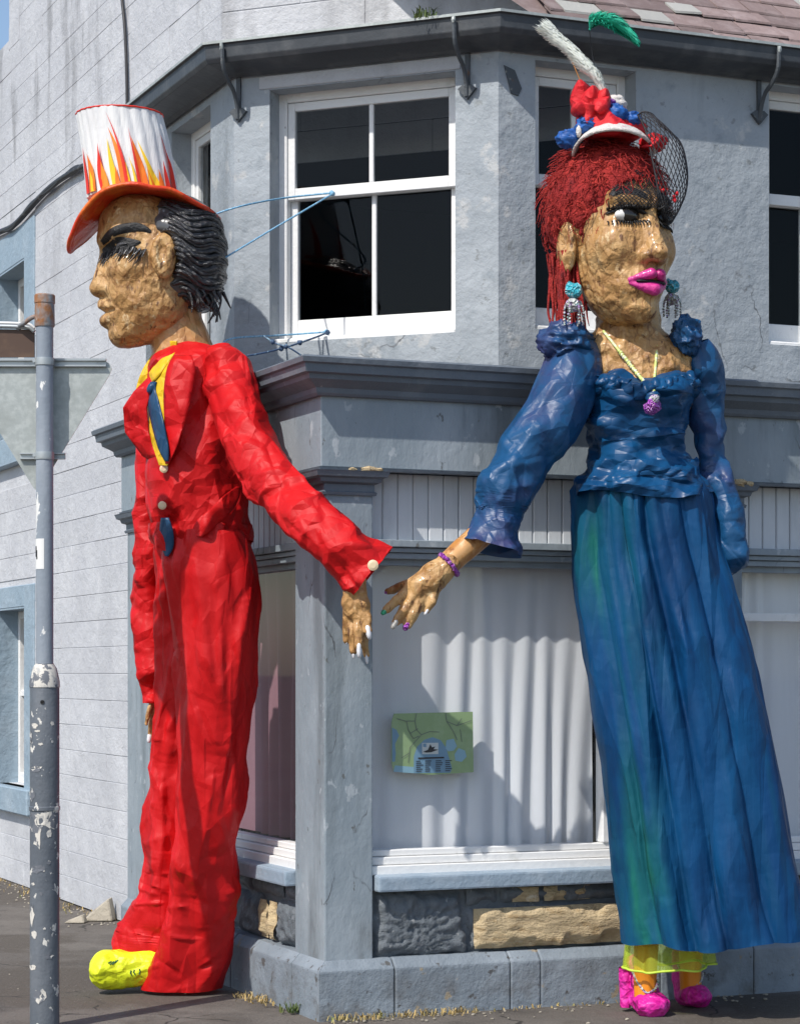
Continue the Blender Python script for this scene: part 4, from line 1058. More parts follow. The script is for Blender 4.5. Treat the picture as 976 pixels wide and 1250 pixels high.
obj("mounting_rail", join(fbox(fS, sx(25), sx(80), 0.0, 0.006, sz(561), sz(553)), fbox(fS, sx(25), sx(80), 0.006, 0.02, sz(555), sz(553)), fbox(fS, sx(25), sx(80), 0.006, 0.02, sz(561), sz(559))), m_alu, post, bevel=0.001)
for v in (441, 556):
    obj("pole_clamp", lathe((pc.x, YP), [(RU, zz(v+5)), (RU+0.004, zz(v+5)), (RU+0.005, zz(v)), (RU+0.004, zz(v-4)), (RU, zz(v-4))]), m_alu, post, smooth=True, angle=0.6)
    obj("clamp_bolt", tube([(pc.x - RU - 0.006, YP - 0.02, zz(v)), (pc.x - RU - 0.006, YS, zz(v))], 0.008, 8), m_alu, post)
pts = [(sx(-60), sz(436)), (sx(-60), sz(408)), (sx(-52), sz(402)), (sx(36), sz(402)), (sx(42), sz(406)), (sx(42), sz(436))]
bs = obj("flag_sign_panel", prism(fS, pts, -0.01, 0.0), m_brownsign, post)
rim = [at(42, 405, YS-0.01), at(36, 400, YS-0.01), at(26, 399, YS-0.01), at(0, 398, YS-0.01), at(-52, 398, YS-0.01)]
obj("sign_rim", tube(spline(rim, 24), 0.010, 8), m_alu, bs, smooth=True)
obj("sign_rim", tube(spline([p + Vector((-0.004, 0.03, 0.02)) for p in rim], 24), 0.007, 8), m_paper, bs, smooth=True)
obj("bracket_arm", tube(spline([at(45, 386, YP), at(38, 388, YP), at(30, 394, YP+0.02), at(22, 399, YS), at(24, 402, YS)], 16), 0.011, 8), m_rust, post, smooth=True)
def curved_patch(u0, u1, v0, v1, r, off):
    V = []; n = 8
    for i in range(n+1):
        x = ((u0 + (u1-u0)*i/n) - 54.5)/FPX*YP; x = max(-r, min(r, x))
        y = YP - math.sqrt(max((r+off)**2 - x*x, 0))
        V += [(pc.x + x, y, zz(v1)), (pc.x + x, y, zz(v0))]
    return V, [(2*i, 2*i+2, 2*i+3, 2*i+1) for i in range(n)]
st_ = obj("sticker", curved_patch(43.5, 55.5, 658, 695, RU, 0.0012), m_paper, post, recalc=False)
for (a, b, c_, d_) in ((44.0, 46.6, 672, 680), (44.0, 45.6, 667, 672), (45.2, 46.8, 680, 683)):
    obj("printed_letter", curved_patch(a, b, c_, d_, RU, 0.0022), m_ink, st_, recalc=False)

# ------------------------------------------------------------------ ropes tying the red figure to the window
YM = 11.55
def onB(u, v, d):
    s, z = fB.hit(u, v, d); return fB.P(s, d, z)
def rope(pts, r, lab, mt, m=40, sag=0.0, knot=None):
    P = spline(pts, m); t = np.linspace(0, 1, m); P[:, 2] -= sag*4*t*(1-t)
    parts = [tube(P, r, 6)]
    for q in (knot or []): parts.append(lump(P[q], r*2.6, q, 8, (1, 1, 1)))
    return tag(obj("tether_rope", join(*parts), mt, None, smooth=True), lab, "rope", None)
rope([onB(408, 235, -0.10), onB(350, 241, 0.03), at(300, 250, 11.62), at(262, 262, 11.55), at(256, 274, 11.52)], 0.0052, "pale blue rope from the sash rail to the back of the top hat", m_rope, knot=[1, 38])
rope([onB(408, 235, -0.10), at(330, 281, 11.75), at(252, 328, 11.42)], 0.0048, "pale blue rope from the sash rail slanting down to the black hair", m_rope, knot=[1])
rope([onB(400, 405, -0.05), onB(345, 409, 0.03), at(284, 413, 11.6), at(268, 424, 11.52)], 0.0052, "blue rope lying level above the cornice to the red shoulder", m_rope, knot=[1])
rope([onB(401, 405, -0.05), at(350, 421, 11.65), at(302, 434, 11.4)], 0.0052, "dark blue rope sagging from the window sill to the red sleeve", m_darkrope, sag=0.01, knot=[1, 14, 22])
rope([at(322, 410, 11.62), at(336, 419, 11.60), at(352, 424, 11.58), at(368, 434, 11.6)], 0.005, "short loose knotted rope end hanging above the cornice", m_darkrope, m=16, knot=[4, 9])

# ------------------------------------------------------------------ things lying on the pavement
rr = random.Random(5)
gr = tuft("dry_grass", None, 260, 0.035, 0.035, m_grass, 11, line=(fR.P(-0.02, 0.09, 0), fR.P(0.75, 0.085, 0)))
tag(gr, "dry yellow grass along the foot of the plinth", "grass", kind="stuff")
gr2 = tuft("dry_grass", None, 110, 0.035, 0.04, m_grass, 12, line=(fL.P(0.55, 0.09, 0), fL.P(0.85, 0.10, 0)))
tag(gr2, "dry tuft of grass by the plinth behind the red trousers", "grass", kind="stuff")
gr3 = tuft("dry_grass", None, 70, 0.022, 0.04, m_grass, 13, line=(fR.P(0.75, 0.08, 0), fR.P(1.75, 0.08, 0)))
tag(gr3, "sparse dry grass below the bare sandstone block", "grass", kind="stuff")
gw = tuft("green_weed", fL.P(0.25, 0.07, 0), 60, 0.06, 0.025, m_weed, 14)
tag(gw, "small green weed at the foot of the corner plinth", "weed")
def grit(n, area, seed, lab):
    r_ = random.Random(seed); P_ = []
    for i in range(n):
        c = area(r_)
        P_.append(lump((c[0], c[1], 0.0), r_.uniform(0.003, 0.009), i + seed, 6, (1.3, 1, 0.6)))
    o = obj("stone_grit", join(*P_), m_litter, None)
    return tag(o, lab, "grit", kind="stuff")
def area1(r_):
    p = fR.P(r_.uniform(0, 2.4), 0.07 + abs(r_.gauss(0, 0.10)), 0); return p.x, p.y
def area2(r_):
    p = fW.P(r_.uniform(4.3, 9), 0.02 + abs(r_.gauss(0, 0.16)), 0); return p.x, p.y
def area3(r_): return r_.uniform(-2.2, 2.4), r_.uniform(10.4, 13)
grit(90, area1, 1, "pale crumbs of stone and mortar along the shop plinth")
grit(160, area2, 2, "loose grit heaped along the foot of the block wall")
grit(26, area3, 3, "scattered pale specks of grit on the pavement")
gd = tuft("dry_grass", None, 220, 0.03, 0.07, m_grass, 15, line=(fW.P(4.6, 0.08, 0), fW.P(9, 0.1, 0)))
tag(gd, "brown dry debris and grass along the block wall", "grass", kind="stuff")
sp0 = fW.hit(120, 1112, 0.12)
pc_ = fW.P(sp0[0], 0.12, 0)
V = np.array([(-.10, -.05, 0), (.10, -.07, 0), (.12, .05, 0), (-.06, .07, 0), (-.06, -.02, .05), (.07, -.03, .15), (.09, .03, .16), (.0, .05, .07)])
tag(obj("broken_stone", (V + np.array([pc_.x, pc_.y, -0.005]), [(0,1,2,3),(7,6,5,4),(0,4,5,1),(1,5,6,2),(2,6,7,3),(3,7,4,0)]), m_stone, None, bevel=0.008), "broken slab of pale stone leaning at the foot of the block wall", "stone")
V2 = V*np.array([0.7, 0.8, 0.35]) + np.array([pc_.x - 0.14, pc_.y - 0.12, -0.004])
tag(obj("stone_chip", (V2, [(0,1,2,3),(7,6,5,4),(0,4,5,1),(1,5,6,2),(2,6,7,3),(3,7,4,0)]), m_stone, None, bevel=0.006), "flat thin stone chip lying beside the broken slab", "stone")
# ------------------------------------------------------------------ cloth and figure helpers
def rows_px(rows):
    out = []
    for v, uL, uR, Y, ry in rows:
        c = at((uL+uR)/2, v, Y)
        out.append((c.x, c.y, c.z, (uR-uL)/2/FPX*Y, ry))
    return np.array(out)
def loft(rows, n=120, m=120, disp=None, pw=2.0, tilt=None, caps=False):
    """Stack of horizontal super-ellipses. disp(P, th, t) pushes outwards."""
    R = spline(rows, m)
    th = np.linspace(0, 2*math.pi, n, endpoint=False)
    c, s = np.cos(th), -np.sin(th)
    cc = np.sign(c)*np.abs(c)**(2/pw); ss = np.sign(s)*np.abs(s)**(2/pw)
    P = np.zeros((m, n, 3))
    P[..., 0] = R[:, 0:1] + R[:, 3:4]*cc
    P[..., 1] = R[:, 1:2] + R[:, 4:5]*ss
    P[..., 2] = R[:, 2:3]
    if tilt is not None:
        P[..., 2] += tilt(np.linspace(0, 1, m)[:, None], th[None, :])
    if disp is not None:
        t = np.linspace(0, 1, m)[:, None] * np.ones((1, n)); T = th[None, :]*np.ones((m, 1))
        d = disp(P, T, t)
        P[..., 0] += d*c; P[..., 1] += d*s
    F = [(i*n+k, i*n+(k+1) % n, (i+1)*n+(k+1) % n, (i+1)*n+k) for i in range(m-1) for k in range(n)]
    if caps: F += [tuple(range(n)), tuple((m-1)*n+k for k in range(n))[::-1]]
    return P.reshape(-1, 3), F
def sleeve(pts, rad, n=72, m=150, disp=None, flat=1.0):
    """Tube along a path with per-station radius; disp(P, th, t) outward."""
    P = spline(pts, m); r = spline([(x, 0, 0) for x in rad], m)[:, 0]
    T = np.gradient(P, axis=0); T /= np.linalg.norm(T, axis=1)[:, None]
    up = np.array([0, 1.0, 0]); N = np.cross(T[0], up); N /= np.linalg.norm(N)
    Q = np.zeros((m, n, 3)); D = np.zeros((m, n, 3)); th = np.linspace(0, 2*math.pi, n, endpoint=False)
    for i in range(m):
        N = N - T[i]*N.dot(T[i]); N /= np.linalg.norm(N); B = np.cross(T[i], N)
        D[i] = np.cos(th)[:, None]*N + flat*np.sin(th)[:, None]*B
        Q[i] = P[i] + r[i]*D[i]
    if disp is not None:
        t = np.linspace(0, 1, m)[:, None]*np.ones((1, n)); TT = th[None, :]*np.ones((m, 1))
        Q += D*disp(Q, TT, t)[..., None]
    F = [(i*n+k, i*n+(k+1) % n, (i+1)*n+(k+1) % n, (i+1)*n+k) for i in range(m-1) for k in range(n)]
    return Q.reshape(-1, 3), F
def folds(P, n, seed, alpha, L=(.15, .5), w=(.012, .04), h=(.008, .022), trange=(0, 1), neg=0.35, face=0.0):
    """Sharp straight creases scattered over a cloth tube P (rows, around, xyz)."""
    r = random.Random(seed); m, k, _ = P.shape; C = P.mean(1); out = np.zeros((m, k))
    for i in range(n):
        a = min(m-2, max(1, int((trange[0] + (trange[1]-trange[0])*r.random())*m))); b = r.randrange(k)
        for _t in range(8):
            if P[a, b, 1] <= C[a, 1] + 0.02: break
            b = r.randrange(k)
        c = P[a, b]; ax = C[a+1] - C[a-1]; ax /= np.linalg.norm(ax) + 1e-9
        rad = c - C[a]; rad /= np.linalg.norm(rad) + 1e-9; tg = np.cross(ax, rad); tg /= np.linalg.norm(tg) + 1e-9
        al = alpha(a/m, r); d = ax*math.cos(al) + tg*math.sin(al); ln = r.uniform(*L); ww = r.uniform(*w); hh = r.uniform(*h)*(-1 if r.random() < neg else 1)
        bend = rad*r.uniform(-.02, .02) + tg*r.uniform(-.03, .03)
        q = P - (c - d*ln/2); tt = np.clip((q @ d)/ln, 0, 1)
        off = q - tt[..., None]*d*ln - bend*(4*tt*(1-tt))[..., None]
        dist = np.linalg.norm(off, axis=-1)
        wl = ww*(0.5 + tt)
        out += hh*np.sin(np.pi*np.clip(tt*0.9+0.05, 0, 1))*np.exp(-dist/wl)*(q @ d > 0)*(q @ d < ln)
    return out
def relax(vf, n, ax=.05, hp=.02, it=110, kb=.05, ka=.012, seed=0, amp=.006, f=7.0, st=(1, 1, 1), pin=True, ins=0.35):
    """Give a cloth tube surplus length and let it buckle into real creases."""
    V, F = vf; m = len(V)//n; P = np.asarray(V, float).reshape(m, n, 3).copy(); P0 = P.copy()
    t = np.linspace(0, 1, m)[:, None]
    A = (ax(t) if callable(ax) else np.full((m, 1), ax)); H = (hp(t) if callable(hp) else np.full((m, 1), hp))
    nx = lambda Q: np.roll(Q, -1, 1)
    nm = lambda e: np.linalg.norm(e, axis=-1) + 1e-9
    am = 0.5*(A[1:] + A[:-1])
    h0 = nm(nx(P)-P)*(1+H); a0 = nm(P[1:]-P[:-1])*(1+am)
    sc = (1 + 0.5*(am + 0.5*(H[1:]+H[:-1])))
    d0 = nm(nx(P)[1:]-P[:-1])*sc; e0 = nm(P[1:]-nx(P)[:-1])*sc
    N = np.cross(nx(P)-np.roll(P, 1, 1), np.gradient(P, axis=0)); N /= nm(N)[..., None]
    C0 = P.mean(1, keepdims=True); N *= np.sign(np.sum(N*(P-C0), -1, keepdims=True))
    P += N*(amp*crease(P, f, seed, st, 2))[..., None]
    def avg(Q):
        U = np.concatenate([Q[1:], Q[-1:]]); D = np.concatenate([Q[:1], Q[:-1]])
        return (np.roll(Q, 1, 1) + nx(Q) + U + D)*0.25
    for i in range(it):
        C = np.zeros_like(P)
        e = nx(P)-P; L = nm(e); c = (.5*(L-h0)/L)[..., None]*e; C += c - np.roll(c, 1, 1)
        e = P[1:]-P[:-1]; L = nm(e); c = (.5*(L-a0)/L)[..., None]*e; C[:-1] += c; C[1:] -= c
        e = nx(P)[1:]-P[:-1]; L = nm(e); c = (.3*(L-d0)/L)[..., None]*e; C[:-1] += c; C[1:] -= np.roll(c, 1, 1)
        e = P[1:]-nx(P)[:-1]; L = nm(e); c = (.3*(L-e0)/L)[..., None]*e; C[:-1] += np.roll(c, 1, 1); C[1:] -= c
        P += 0.42*C
        lp = avg(P)-P
        P -= kb*(avg(lp)-lp)
        dv = P0-P
        P += ka*dv
        o = np.sum(dv*N, -1); P += N*np.where(o > 0.012, (o-0.012)*ins, 0)[..., None]     # the body underneath
        if pin: P[0] = P0[0]
    return P.reshape(-1, 3), F
def crumple(vf, n, num, seed, R=(.05, .2), slope=(.10, .30), aniso=None, tr=(0, 1)):
    """Fold sharp V creases with flat sides into a cloth tube, as crisp sheet does."""
    V, F = vf; m = len(V)//n; P = np.asarray(V, float).reshape(m, n, 3).copy()
    N = np.cross(np.roll(P, -1, 1)-np.roll(P, 1, 1), np.gradient(P, axis=0)); N /= np.linalg.norm(N, axis=-1, keepdims=True) + 1e-9
    N *= np.sign(np.sum(N*(P - P.mean(1, keepdims=True)), -1, keepdims=True))
    r = random.Random(seed); h = np.zeros((m, n)); C = P.mean(1)
    for k in range(num):
        a = min(m-2, max(1, int((tr[0] + (tr[1]-tr[0])*r.random())*m))); b = r.randrange(n); c = P[a, b]
        ax = C[a+1]-C[a-1]; ax /= np.linalg.norm(ax) + 1e-9; tg = np.cross(ax, N[a, b])
        al = r.uniform(0, math.pi) if aniso is None else aniso(r)
        d = ax*math.cos(al) + tg*math.sin(al); e = np.cross(d, N[a, b])
        Rr = r.uniform(*R); q = P - c; x = (q @ d)/Rr; y = (q @ e)/(Rr*r.uniform(1.2, 2.6)); z = (q @ N[a, b])/Rr
        w = np.clip(1 - np.sqrt(x*x + y*y + z*z), 0, 1)
        h += r.uniform(*slope)*r.choice((1, 1, -1))*Rr*(0.33 - np.abs(x))*w*1.6
    P += N*h[..., None]
    return P.reshape(-1, 3), F
def facet(P, f, seed, st=(1, 1, 1)):
    Q = np.asarray(P, float)*np.array(st)*f + seed*7.1
    return np.abs(vnoise(Q)) + 0.5*np.abs(vnoise(Q[..., [2, 0, 1]]*1.9 + 3.3)) - 0.45
def frontY(rows, u, v):
    A = np.array(rows, float)
    q = [np.interp(v, A[:, 0], A[:, k]) for k in range(1, 5)]
    x = (u - (q[0]+q[1])/2)/max((q[1]-q[0])/2, 1)
    return q[2] - q[3]*math.sqrt(max(0.0, 1 - min(1, x*x)))
def patch(rows, strip, off, n=8, m=24, bulge=0.0, wob=0.0, seed=0, Yadd=0.0):
    """Piece of cloth lying on the front of a loft: strip rows (v, u0, u1)."""
    S = spline([(a, b, c) for a, b, c in strip], m)
    V = []
    for i in range(m):
        for k in range(n):
            f = k/(n-1); v, u = S[i][0], S[i][1] + (S[i][2]-S[i][1])*f
            o = off + bulge*math.sin(math.pi*f)
            if wob: o += wob*float(vnoise(np.array([u*0.06, v*0.05, seed])))
            V.append(at(u, v, frontY(rows, u, v) - o + Yadd))
    return V, [(i*n+k, i*n+k+1, (i+1)*n+k+1, (i+1)*n+k) for i in range(m-1) for k in range(n-1)]
def solid(o, t):
    md = o.modifiers.new("thickness", 'SOLIDIFY'); md.thickness = t; md.offset = 0
    return o
def chainsdf(P, ch, d, k):
    for a, b in zip(ch[:-1], ch[1:]):
        d = smin(d, sd_cap(P, a[0], b[0], a[1], b[1]), k)
    return d
def pxchain(lst):
    return [(tuple(at(u, v, Y)), r/FPX*Y) for u, v, Y, r in lst]
def hand(name, chains, palm, mt, parent, h=0.0065, k=0.012, kp=0.02, warp=0.004):
    cs = [pxchain(c) for c in chains]; pm = [pxchain(c) for c in palm]
    allp = np.array([p for c in cs+pm for p, r in c]); R_ = max(r for c in cs+pm for p, r in c)
    def fn(P):
        d = np.full(P.shape[:-1], 1e3)
        for c in pm: d = chainsdf(P, c, d, kp)
        for c in cs:
            e = np.full(P.shape[:-1], 1e3); e = chainsdf(P, c, e, 0.004)
            d = smin(d, e, k)
        return d + warp*vnoise(P*38)
    V, F = surfnet(fn, allp.min(0)-R_*1.3-0.01, allp.max(0)+R_*1.3+0.01, h)
    return obj(name, (V, F), mt, parent, smooth=True, recalc=False)
def nail(chain_end, mt, parent, ln=0.03, r=0.013, wide=1.0):
    a, b = Vector(chain_end[0]), Vector(chain_end[1]); d = (b-a).normalized()
    P = spline([b - d*0.022, b - d*0.004, b + d*ln*0.6, b + d*ln], 8)
    return obj("nail", tube(P, np.interp(np.linspace(0, 1, 8), [0, .3, .7, 1], [r*0.8, r*1.15, r*1.0, r*0.45]), 10, flat=wide), mt, parent, smooth=True)
def proj_side(sdf, y, z, side=1):
    lo, hi = 0.0, 0.6
    xs = np.linspace(0.5, 0.0, 120)
    d = sdf(np.stack([side*xs, np.full(120, y), np.full(120, z)], -1))
    k = np.argmax(d < 0)
    return side*xs[k] if (d < 0).any() else 0.0
def proj_front(sdf, x, z):
    ys = np.linspace(-0.6, 0.2, 180)
    d = sdf(np.stack([np.full(180, x), ys, np.full(180, z)], -1))
    k = np.argmax(d < 0)
    return ys[k]
def drape(sdf, cl, hw, off, mode='side', side=1, n=5, m=20):
    """Strip laid on a sculpted head. cl: centre line in (y,z) or (x,z)."""
    C = spline([(a, b, w) for (a, b), w in zip(cl, hw)], m)
    V = []
    for i in range(m):
        t = C[min(i+1, m-1), :2] - C[max(i-1, 0), :2]; t /= np.linalg.norm(t) + 1e-9
        nn = np.array([-t[1], t[0]])
        for k in range(n):
            f = (k/(n-1)*2 - 1); q = C[i, :2] + nn*f*C[i, 2]
            o = off*(1 - 0.6*f*f)
            if mode == 'side': V.append((proj_side(sdf, q[0], q[1], side) + side*o, q[0], q[1]))
            else: V.append((q[0], proj_front(sdf, q[0], q[1]) - o, q[1]))
    return np.array(V), [(i*n+k, i*n+k+1, (i+1)*n+k+1, (i+1)*n+k) for i in range(m-1) for k in range(n-1)]

def crinkle(P, d, seed, a=0.0026, b=0.0024, f=9.0):
    """Crumpled paper pasted on a form: only computed close to the surface."""
    k = np.abs(d) < 0.04
    if k.any():
        Q = P[k]
        d = d.copy()
        d[k] += -a*crease(Q, f, seed, (1, 1, 1), 2) - b*crease(Q, f*2.6, seed+2, (1, 1.2, .8), 2)
    return d
# ------------------------------------------------------------------ figure in the red suit
man = thing("giant_puppet", "giant paper figure in a red suit and flame top hat against the corner", "puppet", Vector((at(222, 820, 11.93).x, 11.93, 0)))
man["group"] = "giant paper puppets"
YM = 11.58
JR = [(426, 204, 254, YM, .13), (431, 196, 274, YM, .19), (441, 188, 288, YM, .25), (455, 182, 293, YM, .27), (490, 177, 293, YM, .28), (540, 176, 296, YM, .27), (580, 178, 302, YM, .26),
      (620, 180, 304, YM, .25), (645, 186, 303, YM, .235), (664, 192, 300, YM, .22)]
def jdisp(P, th, t):
    f = folds(P, 46, 5, lambda t, r: r.choice((-1, 1))*r.uniform(.15, 1.0), (.18, .55), (.006, .016), (.006, .016))
    return f + 0.012*facet(P, 2.6, 1) + 0.016*np.clip((t-0.75)*4, 0, 1)*np.sin(th*7 + 3*t)
jk = obj("jacket", crumple(relax(loft(rows_px(JR), 150, 150, jdisp, 2.3), 150, lambda t: .015 + .025*t, .012, seed=1, f=4, amp=.004), 150, 90, 1, (.08, .26), (.05, .13)), m_red, man, smooth=True, recalc=False)
# turned-back lapels, collar, tie
obj("shirt_front", patch(JR, [(437, 184, 212), (470, 178, 204), (520, 180, 205), (568, 194, 205)], 0.066, 8, 30, 0.004, 0.006, 3), m_yellow, man, smooth=True, recalc=False)
solid(obj("shirt_collar", patch(JR, [(416, 198, 216), (430, 188, 214), (448, 176, 202), (464, 169, 190), (477, 166, 174)], 0.068, 8, 24, 0.006, 0.008, 5), m_yellow, man, smooth=True, recalc=False), 0.008)
solid(obj("tie", patch(JR, [(466, 181, 191), (476, 179, 190), (490, 180, 194), (520, 186, 201), (548, 194, 206), (563, 202, 205)], 0.082, 8, 30, 0.008, 0.012, 7), m_tie, man, smooth=True, recalc=False), 0.008)
obj("tie_knot", lump(at(186, 474, frontY(JR, 186, 474) - 0.085), 0.030, 2, 12, (1.0, 0.7, 1.0)), m_tie, man, smooth=True)
solid(obj("tie", patch(JR, [(632, 197, 206), (648, 195, 211), (664, 196, 212), (674, 200, 209), (679, 202, 205)], 0.085, 6, 16, 0.008, 0.01, 3), m_tie, man, smooth=True, recalc=False), 0.006)
lap = [(456, 194, 186), (478, 184, 164), (498, 179, 150), (528, 181, 153), (556, 192, 174), (571, 203, 199)]
def lapelsheet(lst, yo, yi):
    A = np.array(lst, float); ti = np.linspace(0, len(lst)-1, 36); S = np.stack([np.interp(ti, range(len(lst)), A[:, k]) for k in range(3)], 1); V = []
    for i in range(36):
        for k in range(8):
            f = k/7; v, u = S[i][0], S[i][1] + (S[i][2]-S[i][1])*f
            Y = (yi*(1-f) + yo*f) + 0.035*float(vnoise(np.array([u*0.09, v*0.05, 2.0])))
            V.append(at(u, v, Y))
    return V, [(i*8+k, i*8+k+1, (i+1)*8+k+1, (i+1)*8+k) for i in range(35) for k in range(7)]
solid(obj("lapel", lapelsheet(lap, 11.46, 11.38), m_red, man, smooth=True, recalc=False), 0.008)
lap2 = [(434, 212, 234), (450, 204, 238), (480, 200, 234), (515, 201, 226), (545, 202, 216), (566, 202, 206)]
solid(obj("lapel", patch(JR, lap2, 0.074, 8, 30, 0.0, 0.014, 4), m_red, man, smooth=True, recalc=False), 0.006)
solid(obj("pocket_flap", patch(JR, [(594, 288, 292), (606, 272, 292), (622, 256, 284), (636, 240, 270), (648, 236, 256), (655, 240, 246)], 0.045, 8, 26, 0.004, 0.03, 6), m_red, man, smooth=True, recalc=False), 0.006)
for u, v in ((200, 572), (198, 617)):
    c = at(u, v, frontY(JR, u, v) - 0.055)
    obj("button", ([(c.x + q[0], c.y + q[2], c.z + q[1]) for q in lathe((0, 0), [(0.012, -0.008), (0.021, -0.004), (0.021, 0.006), (0.012, 0.012)], 14)[0]], lathe((0, 0), [(0, 0)]*4, 14)[1]), m_button, jk)
# jacket skirt hem
HR = [(640, 184, 304, YM, .245), (655, 184, 306, YM, .25), (668, 190, 303, YM, .245)]
obj("jacket_hem", loft(rows_px(HR), 140, 20, lambda P, th, t: 0.02*crease(P, 6, 8) + 0.02*t*np.sin(th*6), 2.2, tilt=lambda t, th: 0.03*t*np.sin(2*th + 0.5)), m_red, jk, smooth=True, recalc=False)
# trousers
LN = [(650, 200, 300, 11.55, .22), (700, 203, 311, 11.53, .23), (750, 212, 315, 11.55, .21), (800, 216, 314, 11.57, .20), (850, 218, 312, 11.6, .19), (900, 219, 307, 11.63, .18),
      (950, 219, 301, 11.66, .17), (1000, 217, 295, 11.70, .16), (1050, 213, 291, 11.75, .155), (1100, 205, 290, 11.80, .155), (1140, 194, 285, 11.85, .155), (1175, 181, 279, 11.88, .155), (1207, 172, 268, 11.90, .15)]
LF = [(650, 190, 262, 11.78, .18), (700, 190, 262, 11.80, .18), (760, 190, 258, 11.82, .17), (850, 192, 250, 11.85, .15), (900, 189, 245, 11.88, .14), (950, 184, 240, 11.9, .13), (1000, 179, 235, 11.93, .13),
      (1050, 179, 235, 11.95, .13), (1085, 177, 232, 11.97, .13), (1120, 154, 225, 11.98, .13), (1150, 137, 214, 11.99, .13), (1176, 142, 208, 12.0, .12)]
def tdisp(seed):
    def f(P, th, t):
        f = folds(P, 26, seed, lambda q, r: r.uniform(-.16, .16), (.5, 1.5), (.012, .03), (.014, .034), (0, .75))
        f = f + folds(P, 44, seed+1, lambda q, r: r.choice((-1, 1))*r.uniform(.4, 1.35), (.15, .45), (.006, .015), (.006, .015), (.15, 1))
        f = f + folds(P, 30, seed+2, lambda q, r: r.uniform(1.0, 2.1), (.15, .36), (.007, .018), (.010, .022), (.66, 1))
        return f + 0.014*facet(P, 2.0, seed, (1, 1, .45)) + 0.012*np.exp(-t*5)*np.sin(th*9 + 2*np.sin(th*3))
    return f
tr = obj("trousers", crumple(relax(loft(rows_px(LN), 120, 330, tdisp(11), 2.2), 120, lambda t: .008 + .01*t + .05*np.clip(t*2.6-1.6, 0, 1), .014, seed=2, f=3.5, amp=.004), 120, 110, 2, (.10, .34), (.04, .12), lambda r: r.gauss(math.pi/2, .7)), m_redT, man, smooth=True, recalc=False)
obj("trouser_leg", crumple(relax(loft(rows_px(LF), 110, 330, tdisp(23), 2.2), 110, lambda t: .012 + .02*t + .07*np.clip(t*2.6-1.4, 0, 1), .014, seed=3, f=3.5, amp=.004), 110, 120, 3, (.08, .22), (.05, .15)), m_redT, tr, smooth=True, recalc=False)
# near sleeve reaching round the corner, far sleeve hanging
ps = [at(270, 430, 11.40), at(279, 462, 11.33), at(296, 520, 11.20), at(316, 562, 11.06), at(343, 600, 10.90), at(385, 640, 10.73), at(424, 673, 10.68), at(455, 698, 10.68)]
rs = [0.085, 0.125, 0.122, 0.122, 0.122, 0.118, 0.122, 0.150]
def sdisp(P, th, t):
    f = folds(P, 46, 61, lambda q, r: r.choice((-1, 1))*r.uniform(.7, 1.45), (.12, .32), (.006, .016), (.008, .018), (.1, 1))
    f = f + folds(P, 16, 62, lambda q, r: r.uniform(-.5, .5), (.2, .6), (.008, .02), (.008, .018))
    return f + 0.010*facet(P, 3.2, 31)
obj("sleeve", crumple(relax(sleeve(ps, rs, 96, 220, sdisp), 96, lambda t: .015 + .045*np.exp(-((t-.55)/.25)**2), .012, seed=4, f=5, amp=.004), 96, 90, 4, (.06, .18), (.07, .19)), m_red, man, smooth=True, recalc=False)
c = at(455, 690, 10.68 - 0.175)
obj("cuff_button", ([(c.x + q[0], c.y + q[2], c.z + q[1]) for q in lathe((0, 0), [(0.014, -0.008), (0.025, -0.004), (0.025, 0.006), (0.014, 0.012)], 16)[0]], lathe((0, 0), [(0, 0)]*4, 16)[1]), m_button, jk)
pf = [at(206, 450, 11.90), at(196, 520, 11.97), at(188, 600, 12.0), at(182, 690, 12.02), at(180, 760, 12.02), at(186, 820, 12.02), at(187, 858, 12.02)]
obj("sleeve", crumple(sleeve(pf, [0.09, 0.12, 0.10, 0.085, 0.085, 0.075, 0.05], 72, 170, lambda P, th, t: 0.02*facet(P, 4, 41) + folds(P, 50, 63, lambda q, r: r.choice((-1, 1))*r.uniform(.8, 1.4), (.1, .22), (.010, .024), (.010, .024), (.3, 1))), 72, 70, 5, (.05, .14), (.07, .2)), m_red, man, smooth=True, recalc=False)
hf = hand("hand", [[(186, 868, 12.02, 4), (184, 885, 12.02, 3), (183, 898, 12.02, 2.4)], [(189, 868, 12.02, 3.5), (188, 888, 12.02, 3), (187, 901, 12.02, 2.2)], [(191, 866, 12.05, 3.5), (191, 884, 12.05, 3), (190, 896, 12.05, 2.4)],
     [(192, 864, 12.08, 3), (193, 880, 12.08, 2.6), (193, 890, 12.08, 2)], [(184, 862, 11.98, 3), (180, 874, 11.98, 2.6), (179, 884, 11.98, 2.2)]], [[(188, 846, 12.02, 6), (188, 866, 12.03, 7)]], m_skin, man)
nail((at(184, 890, 12.02), at(182.5, 900, 12.02)), m_nailw, hf, 0.03, 0.012)
YH = 10.66
fingers = [[(441, 738, YH, 8), (446, 754, YH-.02, 6.5), (449, 769, YH-.03, 5.5)],           # thumb side
           [(437, 752, YH, 7), (437, 770, YH-.03, 6), (438, 790, YH-.03, 5)],
           [(431, 752, YH+.03, 7), (429, 774, YH+.02, 5.5), (431, 795, YH+.02, 4.5)],
           [(424, 748, YH+.05, 6.5), (422, 766, YH+.06, 5), (423, 782, YH+.07, 4)],
           [(442, 752, YH+.06, 6), (444, 776, YH+.05, 5), (447, 800, YH+.04, 4)]]
hm = hand("hand", fingers, [[(434, 700, YH+.02, 13), (433, 722, YH+.02, 14), (434, 744, YH+.02, 15)], [(426, 735, YH+.03, 9), (442, 738, YH, 9)]], m_skin, man)
